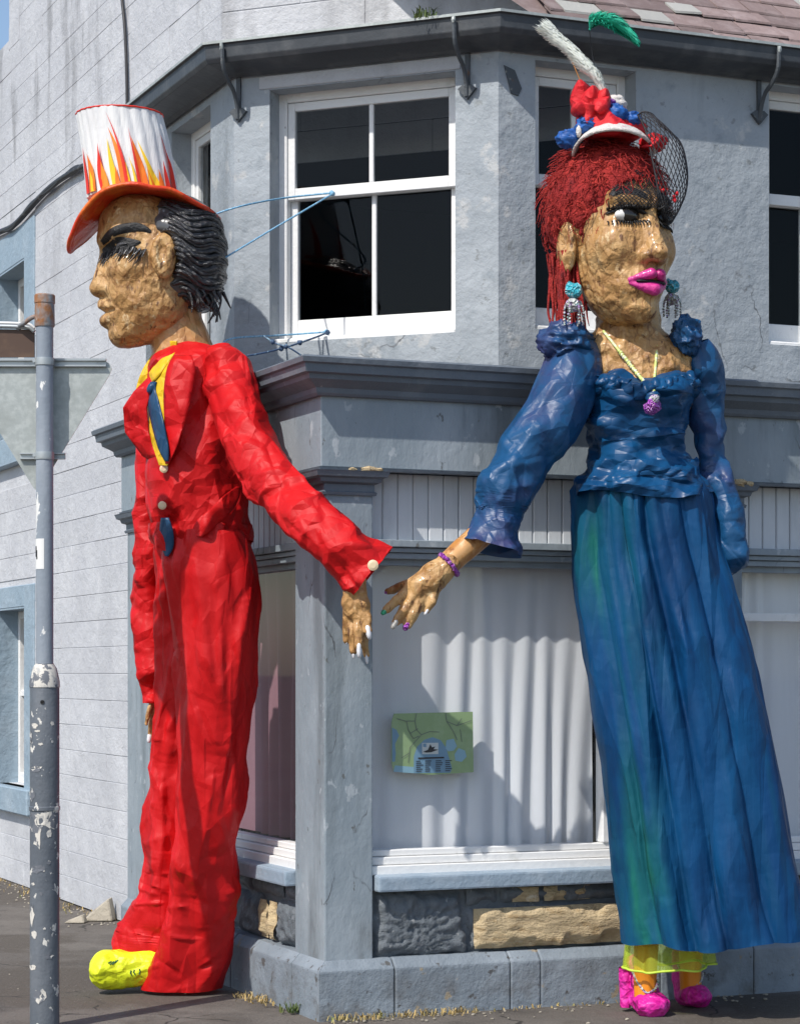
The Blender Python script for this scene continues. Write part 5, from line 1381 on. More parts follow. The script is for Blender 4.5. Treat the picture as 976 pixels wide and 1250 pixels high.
for f_, l_, r_ in zip(fingers, (0.045, 0.05, 0.035, 0.02, 0.04), (0.022, 0.020, 0.014, 0.012, 0.013)):
    nail((at(*f_[1][:3]), at(*f_[2][:3])), m_nailw, hm, l_, r_, 0.6)
# shoe in fluorescent sheeting
def shoefn(P):
    a = at(196, 1180, 11.92); b = at(150, 1183, 11.90); c = at(128, 1184, 11.88)
    d = sd_cap(P, tuple(a), tuple(b), 0.10, 0.11)
    d = smin(d, sd_ell(P, tuple(c), (0.085, 0.11, 0.105)), 0.05)
    d = smin(d, sd_ell(P, tuple(at(118, 1186, 11.86)), (0.035, 0.07, 0.055)), 0.03)
    d = smax(d, -(P[..., 2] - 0.002), 0.01)
    return d + 0.012*crease(P, 9, 3)
V, F = surfnet(shoefn, (-1.65, 11.70, -0.03), (-1.15, 12.10, 0.32), 0.012)
sh = obj("shoe", (V, F), m_hiviz, man, smooth=True, recalc=False)
def shoeY(u, v):
    ys = np.linspace(11.65, 12.05, 160); P = np.array([tuple(at(u, v, y)) for y in ys]); d = shoefn(P)
    k = int(np.argmax(d < 0)); return ys[k]
def shoe_mark(pts):
    return obj("printed_mark", tube([at(u, v, shoeY(u, v) - 0.002) for u, v in pts], 0.0035, 5), m_printgreen, sh)
for q in (((132, 1176), (136, 1174)), ((134, 1178), (139, 1174)), ((137, 1178), (142, 1173)), ((141, 1176), (144, 1172)), ((160, 1185), (159, 1188), (161, 1191)), ((164, 1184), (163, 1187), (165, 1190)), ((170, 1183), (171, 1186), (170, 1190))):
    shoe_mark(q)

# --- head
def mhead(P):
    ax = np.stack([np.abs(P[..., 0]), P[..., 1], P[..., 2]], -1)
    d = sd_ell(P, (0, .03, .02), (.25, .28, .25))
    d = smin(d, sd_ell(P, (0, -.10, .17), (.205, .205, .17)), .06)
    d = smin(d, sd_ell(P, (0, -.07, -.12), (.195, .215, .30)), .06)
    d = smin(d, sd_ell(P, (0, -.15, -.345), (.11, .085, .085)), .07)
    d = smin(d, sd_ell(ax, (.11, .0, -.22), (.08, .12, .13)), .08)
    d = smin(d, sd_ell(ax, (.125, -.17, -.06), (.065, .075, .06)), .06)
    d = smin(d, sd_cap(ax, (.02, -.275, .095), (.15, -.22, .11), .035, .03), .05)
    d = smin(d, sd_cap(P, (0, -.255, .05), (0, -.285, -.115), .034, .05), .03)
    d = smin(d, sd_ell(P, (0, -.300, -.148), (.05, .05, .044)), .02)
    d = smin(d, sd_ell(ax, (.05, -.25, -.158), (.036, .045, .034)), .02)
    d = smax(d, -sd_ell(ax, (.105, -.285, .035), (.07, .06, .045)), .035)
    d = smin(d, sd_cap(ax, (0, -.278, -.230), (.075, -.235, -.248), .032, .015), .014)
    d = smin(d, sd_cap(ax, (0, -.266, -.310), (.07, -.228, -.290), .034, .015), .014)
    d = smax(d, -sd_cap(ax, (0, -.31, -.270), (.085, -.235, -.268), .019, .010), .010)
    d = smin(d, sd_ell(P, (0, -.20, -.385), (.065, .05, .05)), .05)
    ear = sd_ell(ax, (.255, .0, -.02), (.036, .062, .112))
    ear = smax(ear, -sd_ell(ax, (.30, -.012, .0), (.034, .036, .07)), .012)
    d = smin(d, ear, .008)
    return crinkle(P, d, 5)
mh_loc = at(195, 318, 11.55)
mh_rot = Matrix.Rotation(math.radians(-80), 3, 'Z')
V, F = surfnet(mhead, (-.34, -.42, -.50), (.34, .40, .40), 0.0075)
hd = obj("head", (xf(V, mh_loc, mh_rot), F), m_skin, man, smooth=True, recalc=False)
M_ = lambda vf: (xf(vf[0], mh_loc, mh_rot), vf[1])
for sd in (1, -1):
    obj("eye", M_(drape(mhead, [(-.285, .025), (-.25, .035), (-.21, .042), (-.16, .045), (-.11, .05)], [.018, .034, .038, .028, .006], .010, 'side', sd, 9, 26)), m_black, hd, smooth=True, recalc=False)
    obj("eyebrow", M_(drape(mhead, [(-.292, .070), (-.25, .100), (-.18, .122), (-.11, .122), (-.06, .100)], [.012, .022, .024, .020, .008], .010, 'side', sd)), m_black, hd, smooth=True, recalc=False)
    obj("eyeball", M_(drape(mhead, [(-.235, .04), (-.205, .045), (-.175, .045)], [.004, .010, .003], .020, 'side', sd)), m_greyhair, hd, smooth=True, recalc=False)
    rl = random.Random(3)
    for k in range(22):
        y0 = -.285 + k*.0095
        z0_ = .030 + .015*math.sin(k*.16) - rl.uniform(0, .025)
        x0 = proj_side(mhead, y0, z0_, sd)
        ln = rl.uniform(.03, .075)
        p = [(x0 + sd*.004, y0, z0_), (x0 + sd*.016, y0 - .012, z0_ - ln*.5), (x0 + sd*.02, y0 - .02 - rl.uniform(0, .025), z0_ - ln)]
        obj("eyelash", M_(tube(spline(p, 8), np.linspace(.009, .002, 8), 5, flat=.4)), m_black if k % 3 else m_greyhair, hd, smooth=True)
nk = [at(207, 372, 11.58), at(212, 396, 11.58), at(219, 416, 11.58), at(224, 440, 11.58)]
obj("neck", sleeve(nk, [.150, .145, .150, .165], 48, 40, lambda P, th, t: 0.006*crease(P, 8, 9)), m_neck, man, smooth=True, recalc=False)
# hair of black strips over a base with their gloss painted in grey
def mhair(P):
    d = sd_ell(P, (0, .09, .04), (.29, .25, .29))
    d = smin(d, sd_ell(P, (0, .17, -.10), (.23, .15, .16)), .06)
    d = smax(d, -(P[..., 1] + .04), .02)
    ax = np.stack([np.abs(P[..., 0]), P[..., 1], P[..., 2]], -1)
    d = smax(d, -sd_ell(ax, (.26, -.02, -.04), (.12, .095, .14)), .02)
    w = P[..., 2]*34 + P[..., 1]*16 + 1.6*vnoise(P*6)
    return d - 0.012*np.abs(np.sin(w)) + 0.006
V, F = surfnet(mhair, (-.36, -.16, -.36), (.36, .42, .36), 0.011)
hr = obj("hair", (xf(V, mh_loc, mh_rot), F), m_greyhair, man, smooth=True, recalc=False)
rr = random.Random(21)
for sd in (1, -1):
    for k in range(22):
        z0 = .26 - k*.025 + rr.uniform(-.008, .008)
        ys = np.linspace(-.02 + rr.uniform(-.02, .05) + max(0, -.02 - z0)*0.45, .335, 16)
        pts = []
        for j, y in enumerate(ys):
            z = z0 - .20*(y+.02) + .022*math.sin(y*26 + z0*7) + rr.uniform(-.003, .003)
            if z < -.27 or z > .27: continue
            x = proj_side(mhair, y, z, sd)
            if abs(x) < 0.012: continue
            pts.append((x + sd*0.002, y, z))
        if len(pts) > 4:
            m = len(pts)*2
            obj("hair_strip", M_(tube(spline(pts, m), np.interp(np.linspace(0, 1, m), [0, .2, .8, 1], [.008, .019, .018, .005])*rr.uniform(.7, 1.2), 7, flat=.75)), m_blackhair, hr, smooth=True)
for k in range(26):
    a = rr.uniform(-1.2, 1.2); y = .22 + rr.uniform(-.12, .1); z = -.20 + rr.uniform(-.03, .05)
    x = proj_side(mhair, y, z, 1)
    if x < .02: continue
    p = [(x, y, z), (x*1.03, y + .02, z - .04), (x*1.0 + rr.uniform(-.02, .02), y + rr.uniform(-.02, .05), z - rr.uniform(.05, .10))]
    obj("hair_strip", M_(tube(spline(p, 8), np.linspace(.011, .003, 8), 5)), m_blackhair, hr, smooth=True)
# --- top hat
hat = obj("hat_ribbon", loft(np.array([(*at(163, 240, 11.55), .232, .225), (*at(162.5, 236, 11.55), .23, .223)]), 64, 4), m_hatred, man, smooth=True, recalc=False)
CR = np.array([(*at(163, 243, 11.55), .226, .222), (*at(158, 205, 11.55), .222, .218), (*at(152, 170, 11.55), .216, .212), (*at(146, 141, 11.55), .213, .21)])
def crdisp(P, th, t): return 0.006*np.abs(np.sin(th*13 + 0.6*np.sin(3*th))) + 0.004*vnoise(P*9)
crown = obj("hat_crown", loft(CR, 208, 40, crdisp, 2.0, caps=True), m_hatwhite, man, smooth=True, recalc=False, angle=0.9)
def crownP(th, h, off):
    r = np.array([np.interp(h, [0, .4, .73, 1], CR[:, k]) for k in range(5)])
    o = float(crdisp(np.array([[r[0], r[1], r[2]]]), np.array([th]), h)[0]) + off
    return (r[0] + (r[3]+o)*math.cos(th), r[1] - (r[4]+o)*math.sin(th), r[2])
rim_ = [crownP(a, 1.0, 0.002) for a in np.linspace(0, 2*math.pi, 80)]
obj("hat_piping", tube(rim_, 0.0045, 6, cap=False), m_flame_r, crown, smooth=True)
def flame(x0, x1, xt, ht, mt, off, bend=0.0, hb=0.02):
    """Base from x0 to x1 (fraction of the visible width), tip at xt with height ht."""
    V, F = [], []; m = 12
    for i in range(m):
        t = i/(m-1); w = 0.66*(1-t)**0.9*(1 + 0.35*math.sin(t*math.pi))
        xc = (x0+x1)/2 + (xt-(x0+x1)/2)*t + bend*math.sin(t*math.pi); hw = (x1-x0)/2*w
        for k in range(3):
            x = max(-0.985, min(0.985, xc + (k-1)*hw)); V.append(crownP(math.acos(x), hb + (ht-hb)*t, off))
    F = [(i*3+k, i*3+k+1, (i+1)*3+k+1, (i+1)*3+k) for i in range(m-1) for k in range(2)]
    return V, F
FL = [(-.97, -.86, -.90, .62, 'r', .0), (-.90, -.66, -.80, .58, 'o', .03), (-.80, -.70, -.78, .36, 'y', 0), (-.62, -.34, -.52, .62, 'r', -.03), (-.60, -.36, -.50, .44, 'o', 0.02), (-.34, -.12, -.30, .74, 'y', -.02),
      (-.18, .14, -.24, .88, 'o', .05), (-.06, .06, -.22, .98, 'r', .06), (-.26, -.12, -.2, .36, 'o', .0), (.14, .22, .10, .5, 'y', .02), (.20, .48, .22, .76, 'o', .03), (.22, .32, .2, .80, 'r', -.01), (.40, .62, .42, .52, 'o', .03),
      (.56, .74, .34, .72, 'y', -.02), (.74, .86, .78, .44, 'r', 0.0), (.86, .97, .84, .78, 'r', .03), (-.46, -.36, -.44, .3, 'y', 0), (.02, .10, 0.02, .42, 'y', .0), (.44, .52, .45, .3, 'y', 0), (.62, .76, .66, .34, 'o', 0)]
mm = {'r': m_flame_r, 'o': m_flame_o, 'y': m_flame_y}
for i, (a, b, t, h, c, bd) in enumerate(FL):
    h = h*(0.86 if c != 'r' else 0.95)
    obj("painted_flame", flame(a, b, t, h, mm[c], 0.0075 + 0.0016*(i % 5), bd), mm[c], crown, recalc=False)
    if i % 3 == 0:     # the painting goes on round the back
        V, F = flame(a, b, t, h*0.9, mm[c], 0.002, bd); V = [(x, 2*CR[0][1] - y, z) for x, y, z in V]
        obj("painted_flame", (V, F), mm[c], crown, recalc=False)
bc = at(171, 256, 11.55)
V, F = [], []; nb, mb = 96, 14
for k in range(nb):
    th = 2*math.pi*k/nb; cx_, sy_ = math.cos(th), math.sin(th)
    for j in range(mb):
        q = j/(mb-1)
        fr_ = max(0, -cx_); bk = max(0, cx_)
        rx_ = .03 + q*(.320 + .005*fr_**3 + 0.045*bk); ry_ = .03 + q*.305
        dz = (q**1.4)*(-.235*fr_**2.6 - .075*bk**2 + .030*sy_**2) + .035*(1-q) + 0.010*q*float(vnoise(np.array([cx_*4, sy_*4, q*2])))
        V.append((bc.x + rx_*cx_, bc.y - ry_*sy_, bc.z + .03 + dz))
F = [(k*mb+j, ((k+1) % nb)*mb+j, ((k+1) % nb)*mb+j+1, k*mb+j+1) for k in range(nb) for j in range(mb-1)]
solid(obj("hat_brim", (V, F), m_hatred, man, smooth=True, recalc=False), 0.014)
edge = [V[k*mb + mb-1] for k in range(nb)] + [V[mb-1]]
obj("brim_edge", tube(edge, 0.013, 7, cap=False), m_hatred, bpy.data.objects["hat_brim"], smooth=True)
# ------------------------------------------------------------------ figure in the blue gown
YW = 11.10
wom = thing("giant_puppet", "giant paper figure in a long blue gown with red hair and magenta lips", "puppet", Vector((at(815, 820, 11.2).x, 11.2, 0)), "giant paper puppets")
def tinted(o, vals):
    a = o.data.attributes.new("tint", 'FLOAT', 'POINT'); a.data.foreach_set("value", np.asarray(vals, np.float32).ravel())
SK = [(592, 704, 860, YW, .20), (606, 701, 866, YW, .215), (640, 701, 873, YW, .225), (680, 703, 883, YW, .235), (760, 714, 906, 11.1, .26), (860, 728, 929, 11.11, .29), (950, 741, 947, 11.12, .31),
      (1050, 753, 965, 11.13, .33), (1110, 760, 978, 11.14, .34), (1147, 765, 990, 11.15, .35)]
def skdisp(P, th, t):
    ph = th*1.0 + 0.25*np.sin(th*3 + 1) + 0.10*vnoise(np.stack([np.cos(th)*2, np.sin(th)*2, t*1.3], -1))
    g = np.abs(np.sin(ph*10.5 + 0.4)) ** 0.7
    g2 = np.abs(np.sin(ph*5.5 + 1.1 + 0.5*t)) ** 0.8
    A = 0.030*np.exp(-t*4.5) + 0.006
    f = folds(P, 30, 70, lambda q, r: r.uniform(-.12, .12), (.5, 1.8), (.007, .018), (.010, .022), (.05, .9), 0.3)
    f2 = folds(P, 26, 71, lambda q, r: r.choice((-1, 1))*r.uniform(.6, 1.4), (.08, .22), (.005, .012), (.004, .009), (.1, 1))
    return A*(g - 0.5) + (0.014 + 0.065*t)*(g2 - 0.6) + f + f2 + 0.012*facet(P, 3, 7)
RS = rows_px(SK); nS, mS = 260, 240
skv, skf = loft(RS, nS, mS, skdisp, 2.1, tilt=lambda t, th: (t**6)*(0.05*np.clip(np.cos(th), 0, 1) - 0.012*np.sin(th) + 0.012*np.sin(th*6)))
skv, skf = relax((skv, skf), nS, lambda t: .006 + .004*t, lambda t: .012 + .02*(1-t), 60, .05, .03, 5, .003, 4, (1, 1, .35))
skv, skf = crumple((skv, skf), nS, 60, 6, (.08, .34), (.03, .08), lambda r: r.gauss(math.pi/2, .5))
sk = obj("skirt", (skv, skf), m_blueD, wom, smooth=True, recalc=False)
th = np.linspace(0, 2*math.pi, nS, endpoint=False)[None, :]*np.ones((mS, 1)); tt = np.linspace(0, 1, mS)[:, None]*np.ones((1, nS))
tn = vnoise(np.stack([th*3.0, tt*3.5, th*0 + 2.0], -1)); tn2 = vnoise(np.stack([th*9.0, tt*6.0, th*0 + 5.0], -1))
panel = 0.8*np.exp(-((th - 2.5)/0.46)**2)*np.clip(tt*3 - 0.1, 0, 1)*(0.7 + 0.7*tn + 0.4*tn2) + 0.8*np.exp(-((th - 2.0 + 0.25*tt)/0.16)**2)*np.clip(0.55 - tt, 0, 1)*1.6 + 0.5*np.exp(-((th - 1.55)/0.10)**2)*np.clip(0.4 - tt, 0, 1)*1.6
tinted(sk, np.clip(panel + 0.10*tn2, 0, 1))
BO = [(458, 724, 846, YW, .185), (470, 720, 848, YW, .21), (485, 718, 847, YW, .235), (505, 716, 841, YW, .235), (530, 717, 833, YW, .215), (552, 718, 834, YW, .195), (572, 716, 842, YW, .195), (585, 710, 850, YW, .205)]
def bodisp(P, th, t):
    f = folds(P, 60, 80, lambda q, r: r.choice((-1, 1))*r.uniform(1.0, 1.57), (.12, .34), (.010, .024), (.010, .026), (.1, 1))
    bust = 0.05*np.exp(-((t-.30)/.16)**2)*(np.exp(-((th-1.15)/.34)**2) + np.exp(-((th-2.0)/.34)**2))
    return f + bust + 0.016*facet(P, 5, 8)
bo = obj("bodice", crumple(relax(loft(rows_px(BO), 150, 110, bodisp, 2.2, tilt=lambda t, th: (1-t)**3*(-0.05*np.exp(-((th-1.57)/.25)**2) + 0.012*np.sin(th*9))), 150, .05, .012, seed=6, f=7, st=(.5, .5, 1.5), amp=.004), 150, 110, 7, (.05, .16), (.12, .30), lambda r: r.gauss(0, .6)), m_bodice, wom, smooth=True, recalc=False)
# gathered ruffle along the neckline and the peplum
rf = []
for k in range(60):
    a = math.pi*(0.02 + 0.96*k/59)
    u = 783 + 60*math.cos(a); v = 464 + 8*math.sin(a) + 5*math.exp(-((a-1.57)/.25)**2) + 1.5*math.sin(k*1.3)
    rf.append(at(u, v, frontY(BO, u, min(max(v, 459), 500)) - 0.035))
obj("neckline_ruffle", sleeve(rf, [0.030]*8, 28, 180, lambda P, th, t: 0.014*np.abs(np.sin(t*48 + 2*np.sin(t*17))) + 0.008*np.sin(th*3 + t*60)), m_bodice, bo, smooth=True, recalc=False)
obj("neckline_bow", lump(at(797, 486, frontY(BO, 797, 486) - 0.07), 0.032, 5, 12, (1.2, 0.7, 1.0)), m_bodice, bo, smooth=True)
PE = [(566, 716, 843, YW, .205), (580, 710, 850, YW, .225), (594, 702, 858, YW, .24), (607, 698, 866, YW, .25)]
obj("peplum", crumple(relax(loft(rows_px(PE), 160, 60, lambda P, th, t: folds(P, 40, 90, lambda q, r: r.choice((-1, 1))*r.uniform(.9, 1.5), (.14, .4), (.010, .022), (.010, .022)) + 0.012*facet(P, 6, 4) + 0.01*t*np.sin(th*8), 2.2, tilt=lambda t, th: 0.02*t*np.sin(th*3 + 1)), 160, .03, .02, seed=7, f=8, amp=.004), 160, 90, 8, (.04, .13), (.12, .30)), m_bodice, wom, smooth=True, recalc=False)
# chest and neck of crumpled paper
CHs = [(352, 736, 802, 11.13, .14), (380, 731, 803, 11.13, .14), (402, 727, 806, 11.13, .145), (414, 716, 820, 11.13, .155), (426, 706, 838, 11.12, .165), (445, 712, 846, 11.11, .175), (475, 722, 846, 11.1, .18), (500, 728, 838, 11.1, .17)]
obj("chest", loft(rows_px(CHs), 150, 120, lambda P, th, t: 0.012*crease(P, 9, 3, oct=2) + 0.006*crease(P, 22, 4, oct=1)), m_skin, wom, smooth=True, recalc=False)
# sleeves
def wsd(seed, n1, n2):
    return lambda P, th, t: folds(P, n1, seed, lambda q, r: r.choice((-1, 1))*r.uniform(.8, 1.5), (.10, .26), (.006, .014), (.008, .018), (.45, 1)) + \
        folds(P, n2, seed+1, lambda q, r: r.uniform(-.4, .4), (.2, .6), (.008, .02), (.006, .014), (0, .7)) + 0.012*facet(P, 3.5, seed)
pw_ = [at(692, 415, 11.06), at(699, 447, 11.02), at(677, 505, 10.95), at(640, 560, 10.88), at(614, 600, 10.84), at(609, 626, 10.84), at(603, 650, 10.84), at(598, 670, 10.83)]
obj("sleeve", crumple(relax(sleeve(pw_, [.10, .145, .148, .135, .118, .105, .122, .15], 96, 220, wsd(101, 30, 16)), 96, lambda t: 0.008 + .14*np.exp(-((t-.66)/.14)**2), .014, seed=8, f=5, amp=.004), 96, 60, 9, (.06, .18), (.08, .22), None, (.35, 1)), m_sleeveB, wom, smooth=True, recalc=False)
pw2 = [at(846, 420, 11.10), at(856, 450, 11.12), at(863, 510, 11.16), at(868, 560, 11.18), at(876, 598, 11.16), at(887, 640, 11.12), at(892, 675, 11.10), at(886, 702, 11.12)]
obj("sleeve", crumple(relax(sleeve(pw2, [.075, .105, .085, .068, .085, .088, .075, .03], 84, 190, wsd(111, 34, 10)), 84, lambda t: .01 + .08*np.exp(-((t-.6)/.22)**2), .012, seed=9, f=5, amp=.004), 84, 70, 10, (.05, .14), (.08, .22), None, (.2, 1)), m_sleeveB, wom, smooth=True, recalc=False)
for nm, u, v, Y, r_, sq in (("s", 690, 418, 10.98, 0.10, (1.12, 1.0, .82)), ("t", 838, 410, 11.02, 0.075, (.85, 1.0, 1.05))):
    P_ = []
    n, m = 64, 40
    for i in range(m+1):
        for k in range(n):
            a, b = math.pi*i/m, 2*math.pi*k/n
            P_.append((math.sin(a)*math.cos(b), math.sin(a)*math.sin(b), math.cos(a)))
    P_ = np.array(P_); q = 1 + 0.34*crease(P_, 1.9, u, oct=2) + 0.10*crease(P_, 4.4, v, oct=1)
    V = P_*q[:, None]*r_*np.array(sq) + np.array(tuple(at(u, v, Y)))
    obj("shoulder_puff", (V, [(i*n+k, i*n+(k+1) % n, (i+1)*n+(k+1) % n, (i+1)*n+k) for i in range(m) for k in range(n)]), m_sleeveB, wom, smooth=True, recalc=False)
# forearm, hand, bracelet
obj("forearm", sleeve([at(612, 628, 10.84), at(584, 655, 10.82), at(560, 676, 10.78), at(540, 694, 10.75)], [.056, .058, .054, .050], 28, 40, lambda P, th, t: 0.004*np.abs(np.sin(th*5)) + 0.004*crease(P, 12, 4)), m_tape, wom, smooth=True, recalc=False)
YG = 10.73
wf = [[(503, 712, YG+.03, 7), (486, 717, YG+.05, 5.5), (474, 722, YG+.06, 4.5)],
      [(500, 718, YG, 7.5), (485, 732, YG-.01, 6), (472, 744, YG-.01, 5)],
      [(505, 727, YG-.02, 8), (493, 745, YG-.04, 6.5), (483, 760, YG-.04, 5.5)],
      [(513, 733, YG-.02, 8), (505, 750, YG-.04, 6.5), (497, 763, YG-.04, 5.5)],
      [(531, 720, YG-.01, 7), (527, 735, YG-.03, 5.5), (521, 746, YG-.03, 4)]]
wh = hand("hand", wf, [[(548, 689, YG+.01, 14), (530, 704, YG, 17), (512, 717, YG, 17)], [(504, 716, YG+.01, 10), (520, 728, YG, 11)]], m_skin, wom)
for f_, mt_, l_, r_ in zip(wf, (m_purple, m_nailg, m_nails, m_purple, m_nailw), (0.02, 0.035, 0.035, 0.03, 0.022), (0.014, 0.019, 0.021, 0.021, 0.012)):
    nail((at(*f_[1][:3]), at(*f_[2][:3])), mt_, wh, l_, r_, 0.7)
a_, b_ = at(548, 689, YG+.01), at(530, 704, YG); dd = (b_-a_).normalized(); n1 = dd.cross(Vector((0, 1, 0))).normalized(); n2 = dd.cross(n1)
ring = [a_ + dd*0.002 + (n1*math.cos(t) + n2*math.sin(t))*0.062 for t in np.linspace(0, 2*math.pi, 40)]
obj("bracelet", join(tube(ring, 0.009, 6, cap=False), *[lump(p, 0.012, i, 6, (1, 1, 1)) for i, p in enumerate(ring[::2])]), m_purple, wom, smooth=True)

# --- head
def whead(P):
    ax = np.stack([np.abs(P[..., 0]), P[..., 1], P[..., 2]], -1)
    d = sd_ell(P, (0, .04, .14), (.245, .28, .29))
    d = smin(d, sd_ell(P, (0, -.07, -.06), (.222, .255, .36)), .06)
    d = smin(d, sd_ell(P, (0, -.13, -.30), (.150, .160, .15)), .08)
    d = smin(d, sd_ell(P, (0, -.245, -.40), (.070, .055, .055)), .06)
    d = smin(d, sd_ell(ax, (.130, -.205, -.10), (.075, .075, .085)), .07)
    d = smin(d, sd_cap(ax, (.03, -.285, .115), (.15, -.225, .125), .03, .025), .05)
    d = smin(d, sd_cap(P, (0, -.285, .07), (0, -.352, -.125), .030, .046), .03)
    d = smin(d, sd_ell(P, (0, -.372, -.15), (.044, .044, .036)), .02)
    d = smin(d, sd_ell(ax, (.046, -.322, -.160), (.032, .036, .027)), .02)
    d = smax(d, -sd_ell(ax, (.112, -.315, .035), (.075, .055, .042)), .03)
    d = smin(d, sd_ell(P, (0, -.265, -.268), (.095, .06, .07)), .05)
    ear = sd_ell(ax, (.245, .02, -.08), (.030, .066, .125))
    ear = smax(ear, -sd_ell(ax, (.285, .005, -.055), (.03, .036, .078)), .015)
    d = smin(d, ear, .012)
    return crinkle(P, d, 15)
wl_loc = at(744, 286, 11.08)
wl_rot = Matrix.Rotation(math.radians(33), 3, 'Z')
V, F = surfnet(whead, (-.34, -.46, -.52), (.34, .42, .50), 0.0075)
wd = obj("head", (xf(V, wl_loc, wl_rot), F), m_skin, wom, smooth=True, recalc=False)
W_ = lambda vf: (xf(vf[0], wl_loc, wl_rot), vf[1])
def lipfn(P):
    ax = np.stack([np.abs(P[..., 0]), P[..., 1], P[..., 2]], -1)
    up = sd_cap(ax, (.026, -.345, -.240), (.105, -.285, -.268), .030, .014)
    up = smax(up, -sd_ell(P, (0, -.375, -.198), (.02, .03, .02)), .01)
    lo = sd_cap(ax, (.0, -.338, -.312), (.10, -.285, -.284), .035, .014)
    return np.minimum(up, lo) + 0.005*crease(P, 16, 3, oct=2)
V, F = surfnet(lipfn, (-.15, -.42, -.37), (.15, -.22, -.17), 0.006)
obj("lips", W_((V, F)), m_lips, wd, smooth=True, recalc=False)
V, F = surfnet(lambda P: sd_ell(P, (0, -.312, -.276), (.09, .03, .013)), (-.12, -.36, -.3), (.12, -.26, -.23), 0.006)
obj("mouth_gap", W_((V, F)), m_black, wd, smooth=True, recalc=False)
for sd in (1, -1):
    obj("eyebrow", W_(drape(whead, [(sd*.035, .120), (sd*.075, .148), (sd*.13, .158), (sd*.180, .128)], [.012, .022, .020, .008], .010, 'front')), m_black, wd, smooth=True, recalc=False)
    V, F = surfnet(lambda P: sd_ell(P, (sd*.108, -.262, .035), (.066, .034, .032)), (sd*.108-.09, -.32, -.02), (sd*.108+.09, -.2, .09), 0.006)
    obj("eye", W_((V, F)), m_eyewhite, wd, smooth=True, recalc=False)
    V, F = surfnet(lambda P: sd_ell(P, (sd*.098, -.277, .037), (.056, .023, .036)), (sd*.098-.075, -.33, -.02), (sd*.098+.075, -.24, .09), 0.005)
    obj("iris", W_((V, F)), m_iris, wd, smooth=True, recalc=False)
    obj("eyeliner", W_(drape(whead, [(sd*.035, .045), (sd*.07, .068), (sd*.115, .074), (sd*.16, .058), (sd*.185, .045)], [.006, .010, .012, .010, .004], .024, 'front')), m_black, wd, smooth=True, recalc=False)
    for k in range(15):
        x = sd*(.03 + k*.0105)
        y0 = proj_front(whead, x, .06)
        p = [(x, y0 - .01, .068), (x*1.05, y0 - .034, .070), (x*1.1 + sd*.008, y0 - .048, .082 + .010*math.sin(k*1.9))]
        obj("eyelash", W_(tube(spline(p, 7), np.linspace(.009, .002, 7), 5)), m_black, wd, smooth=True)
        p = [(x, y0 - .002, .012), (x*1.05, y0 - .028, .002), (x*1.08 + sd*.004, y0 - .036, -.014)]
        obj("eyelash", W_(tube(spline(p, 6), np.linspace(.007, .0015, 6), 5)), m_black, wd, smooth=True)
# --- hair: matted base and curls
def whair(P):
    d = sd_ell(P, (0, .035, .15), (.262, .295, .30))
    ax = np.stack([np.abs(P[..., 0]), P[..., 1], P[..., 2]], -1)
    d = smin(d, sd_ell(ax, (.21, .05, .08), (.065, .14, .18)), .05)
    cut = sd_ell(P, (0.02, -.36, -.06), (.215, .36, .31))
    d = smax(d, -cut, .03)
    d = smax(d, -sd_ell(ax, (.30, -.01, -.10), (.12, .10, .16)), .02)
    d = smax(d, -(P[..., 2] + .16 + .4*np.clip(P[..., 1]*-1, 0, 1)), .03)
    return d - 0.022*crease(P, 9, 41, oct=3)
V, F = surfnet(whair, (-.42, -.36, -.30), (.42, .50, .52), 0.011)
wr = obj("hair", (xf(V, wl_loc, wl_rot), F), m_redhair, wom, smooth=True, recalc=False)
rr = random.Random(33); parts = []
hv = np.array(V); pick = rr.sample(range(len(hv)), 1500)
for ii, i in enumerate(pick):
    b = hv[i]; nrm = b - np.array([0, .08, .08]); nrm /= np.linalg.norm(nrm)
    t1 = np.cross(nrm, [rr.gauss(0, 1), rr.gauss(0, 1), rr.gauss(0, 1)]); t1 /= np.linalg.norm(t1); t2 = np.cross(nrm, t1)
    pts = []
    if ii % 3 == 0:
        R_ = rr.uniform(.008, .020)
        for j in range(8):
            a = j*0.8
            pts.append(b + nrm*(.003 + .004*j*rr.uniform(.2, .8)) + t1*R_*math.cos(a) + t2*(R_*math.sin(a) + .004*j))
    else:
        dn = np.array([b[0]*.5, .25, -1.0]) + np.array([rr.gauss(0, .5), rr.gauss(0, .5), rr.gauss(0, .4)]); dn -= nrm*dn.dot(nrm); dn /= np.linalg.norm(dn)
        ln = rr.uniform(.04, .13); ph = rr.uniform(0, 6)
        for j in range(8):
            q = j/7
            pts.append(b + dn*ln*q + nrm*(.004 + .016*math.sin(q*2.4)*rr.uniform(.5, 1)) + np.cross(dn, nrm)*.009*math.sin(q*7 + ph))
    parts.append(tube(np.array(pts), np.linspace(1, .4, 8)*rr.uniform(.0016, .0042), 4, cap=False))
cu = obj("hair_curls", W_((lambda q: (np.array(q[0]), q[1]))(join(*parts))), m_redhair, wr, smooth=True); cu["kind"] = "stuff"
parts = []
for k in range(90):
    side = -1 if k < 62 else 1
    x = side*(.225 + rr.uniform(-.05, .05)); y = .05 + rr.uniform(-.05, .10); z = -.10
    p = [(x, y, z)]
    ln = rr.uniform(.32, .62) if side < 0 else rr.uniform(.3, .5)
    for j in range(1, 9):
        p.append((p[-1][0] + rr.uniform(-.012, .012) - side*.004, p[-1][1] + rr.uniform(-.014, .010), p[-1][2] - ln/8))
    parts.append(tube(spline(p, 20), np.interp(np.linspace(0, 1, 20), [0, .8, 1], [.006, .005, .002])*rr.uniform(.6, 1.4), 5, cap=False))
cu2 = obj("hair_strands", W_((lambda q: (np.array(q[0]), q[1]))(join(*parts))), m_redhair, wr, smooth=True); cu2["kind"] = "stuff"
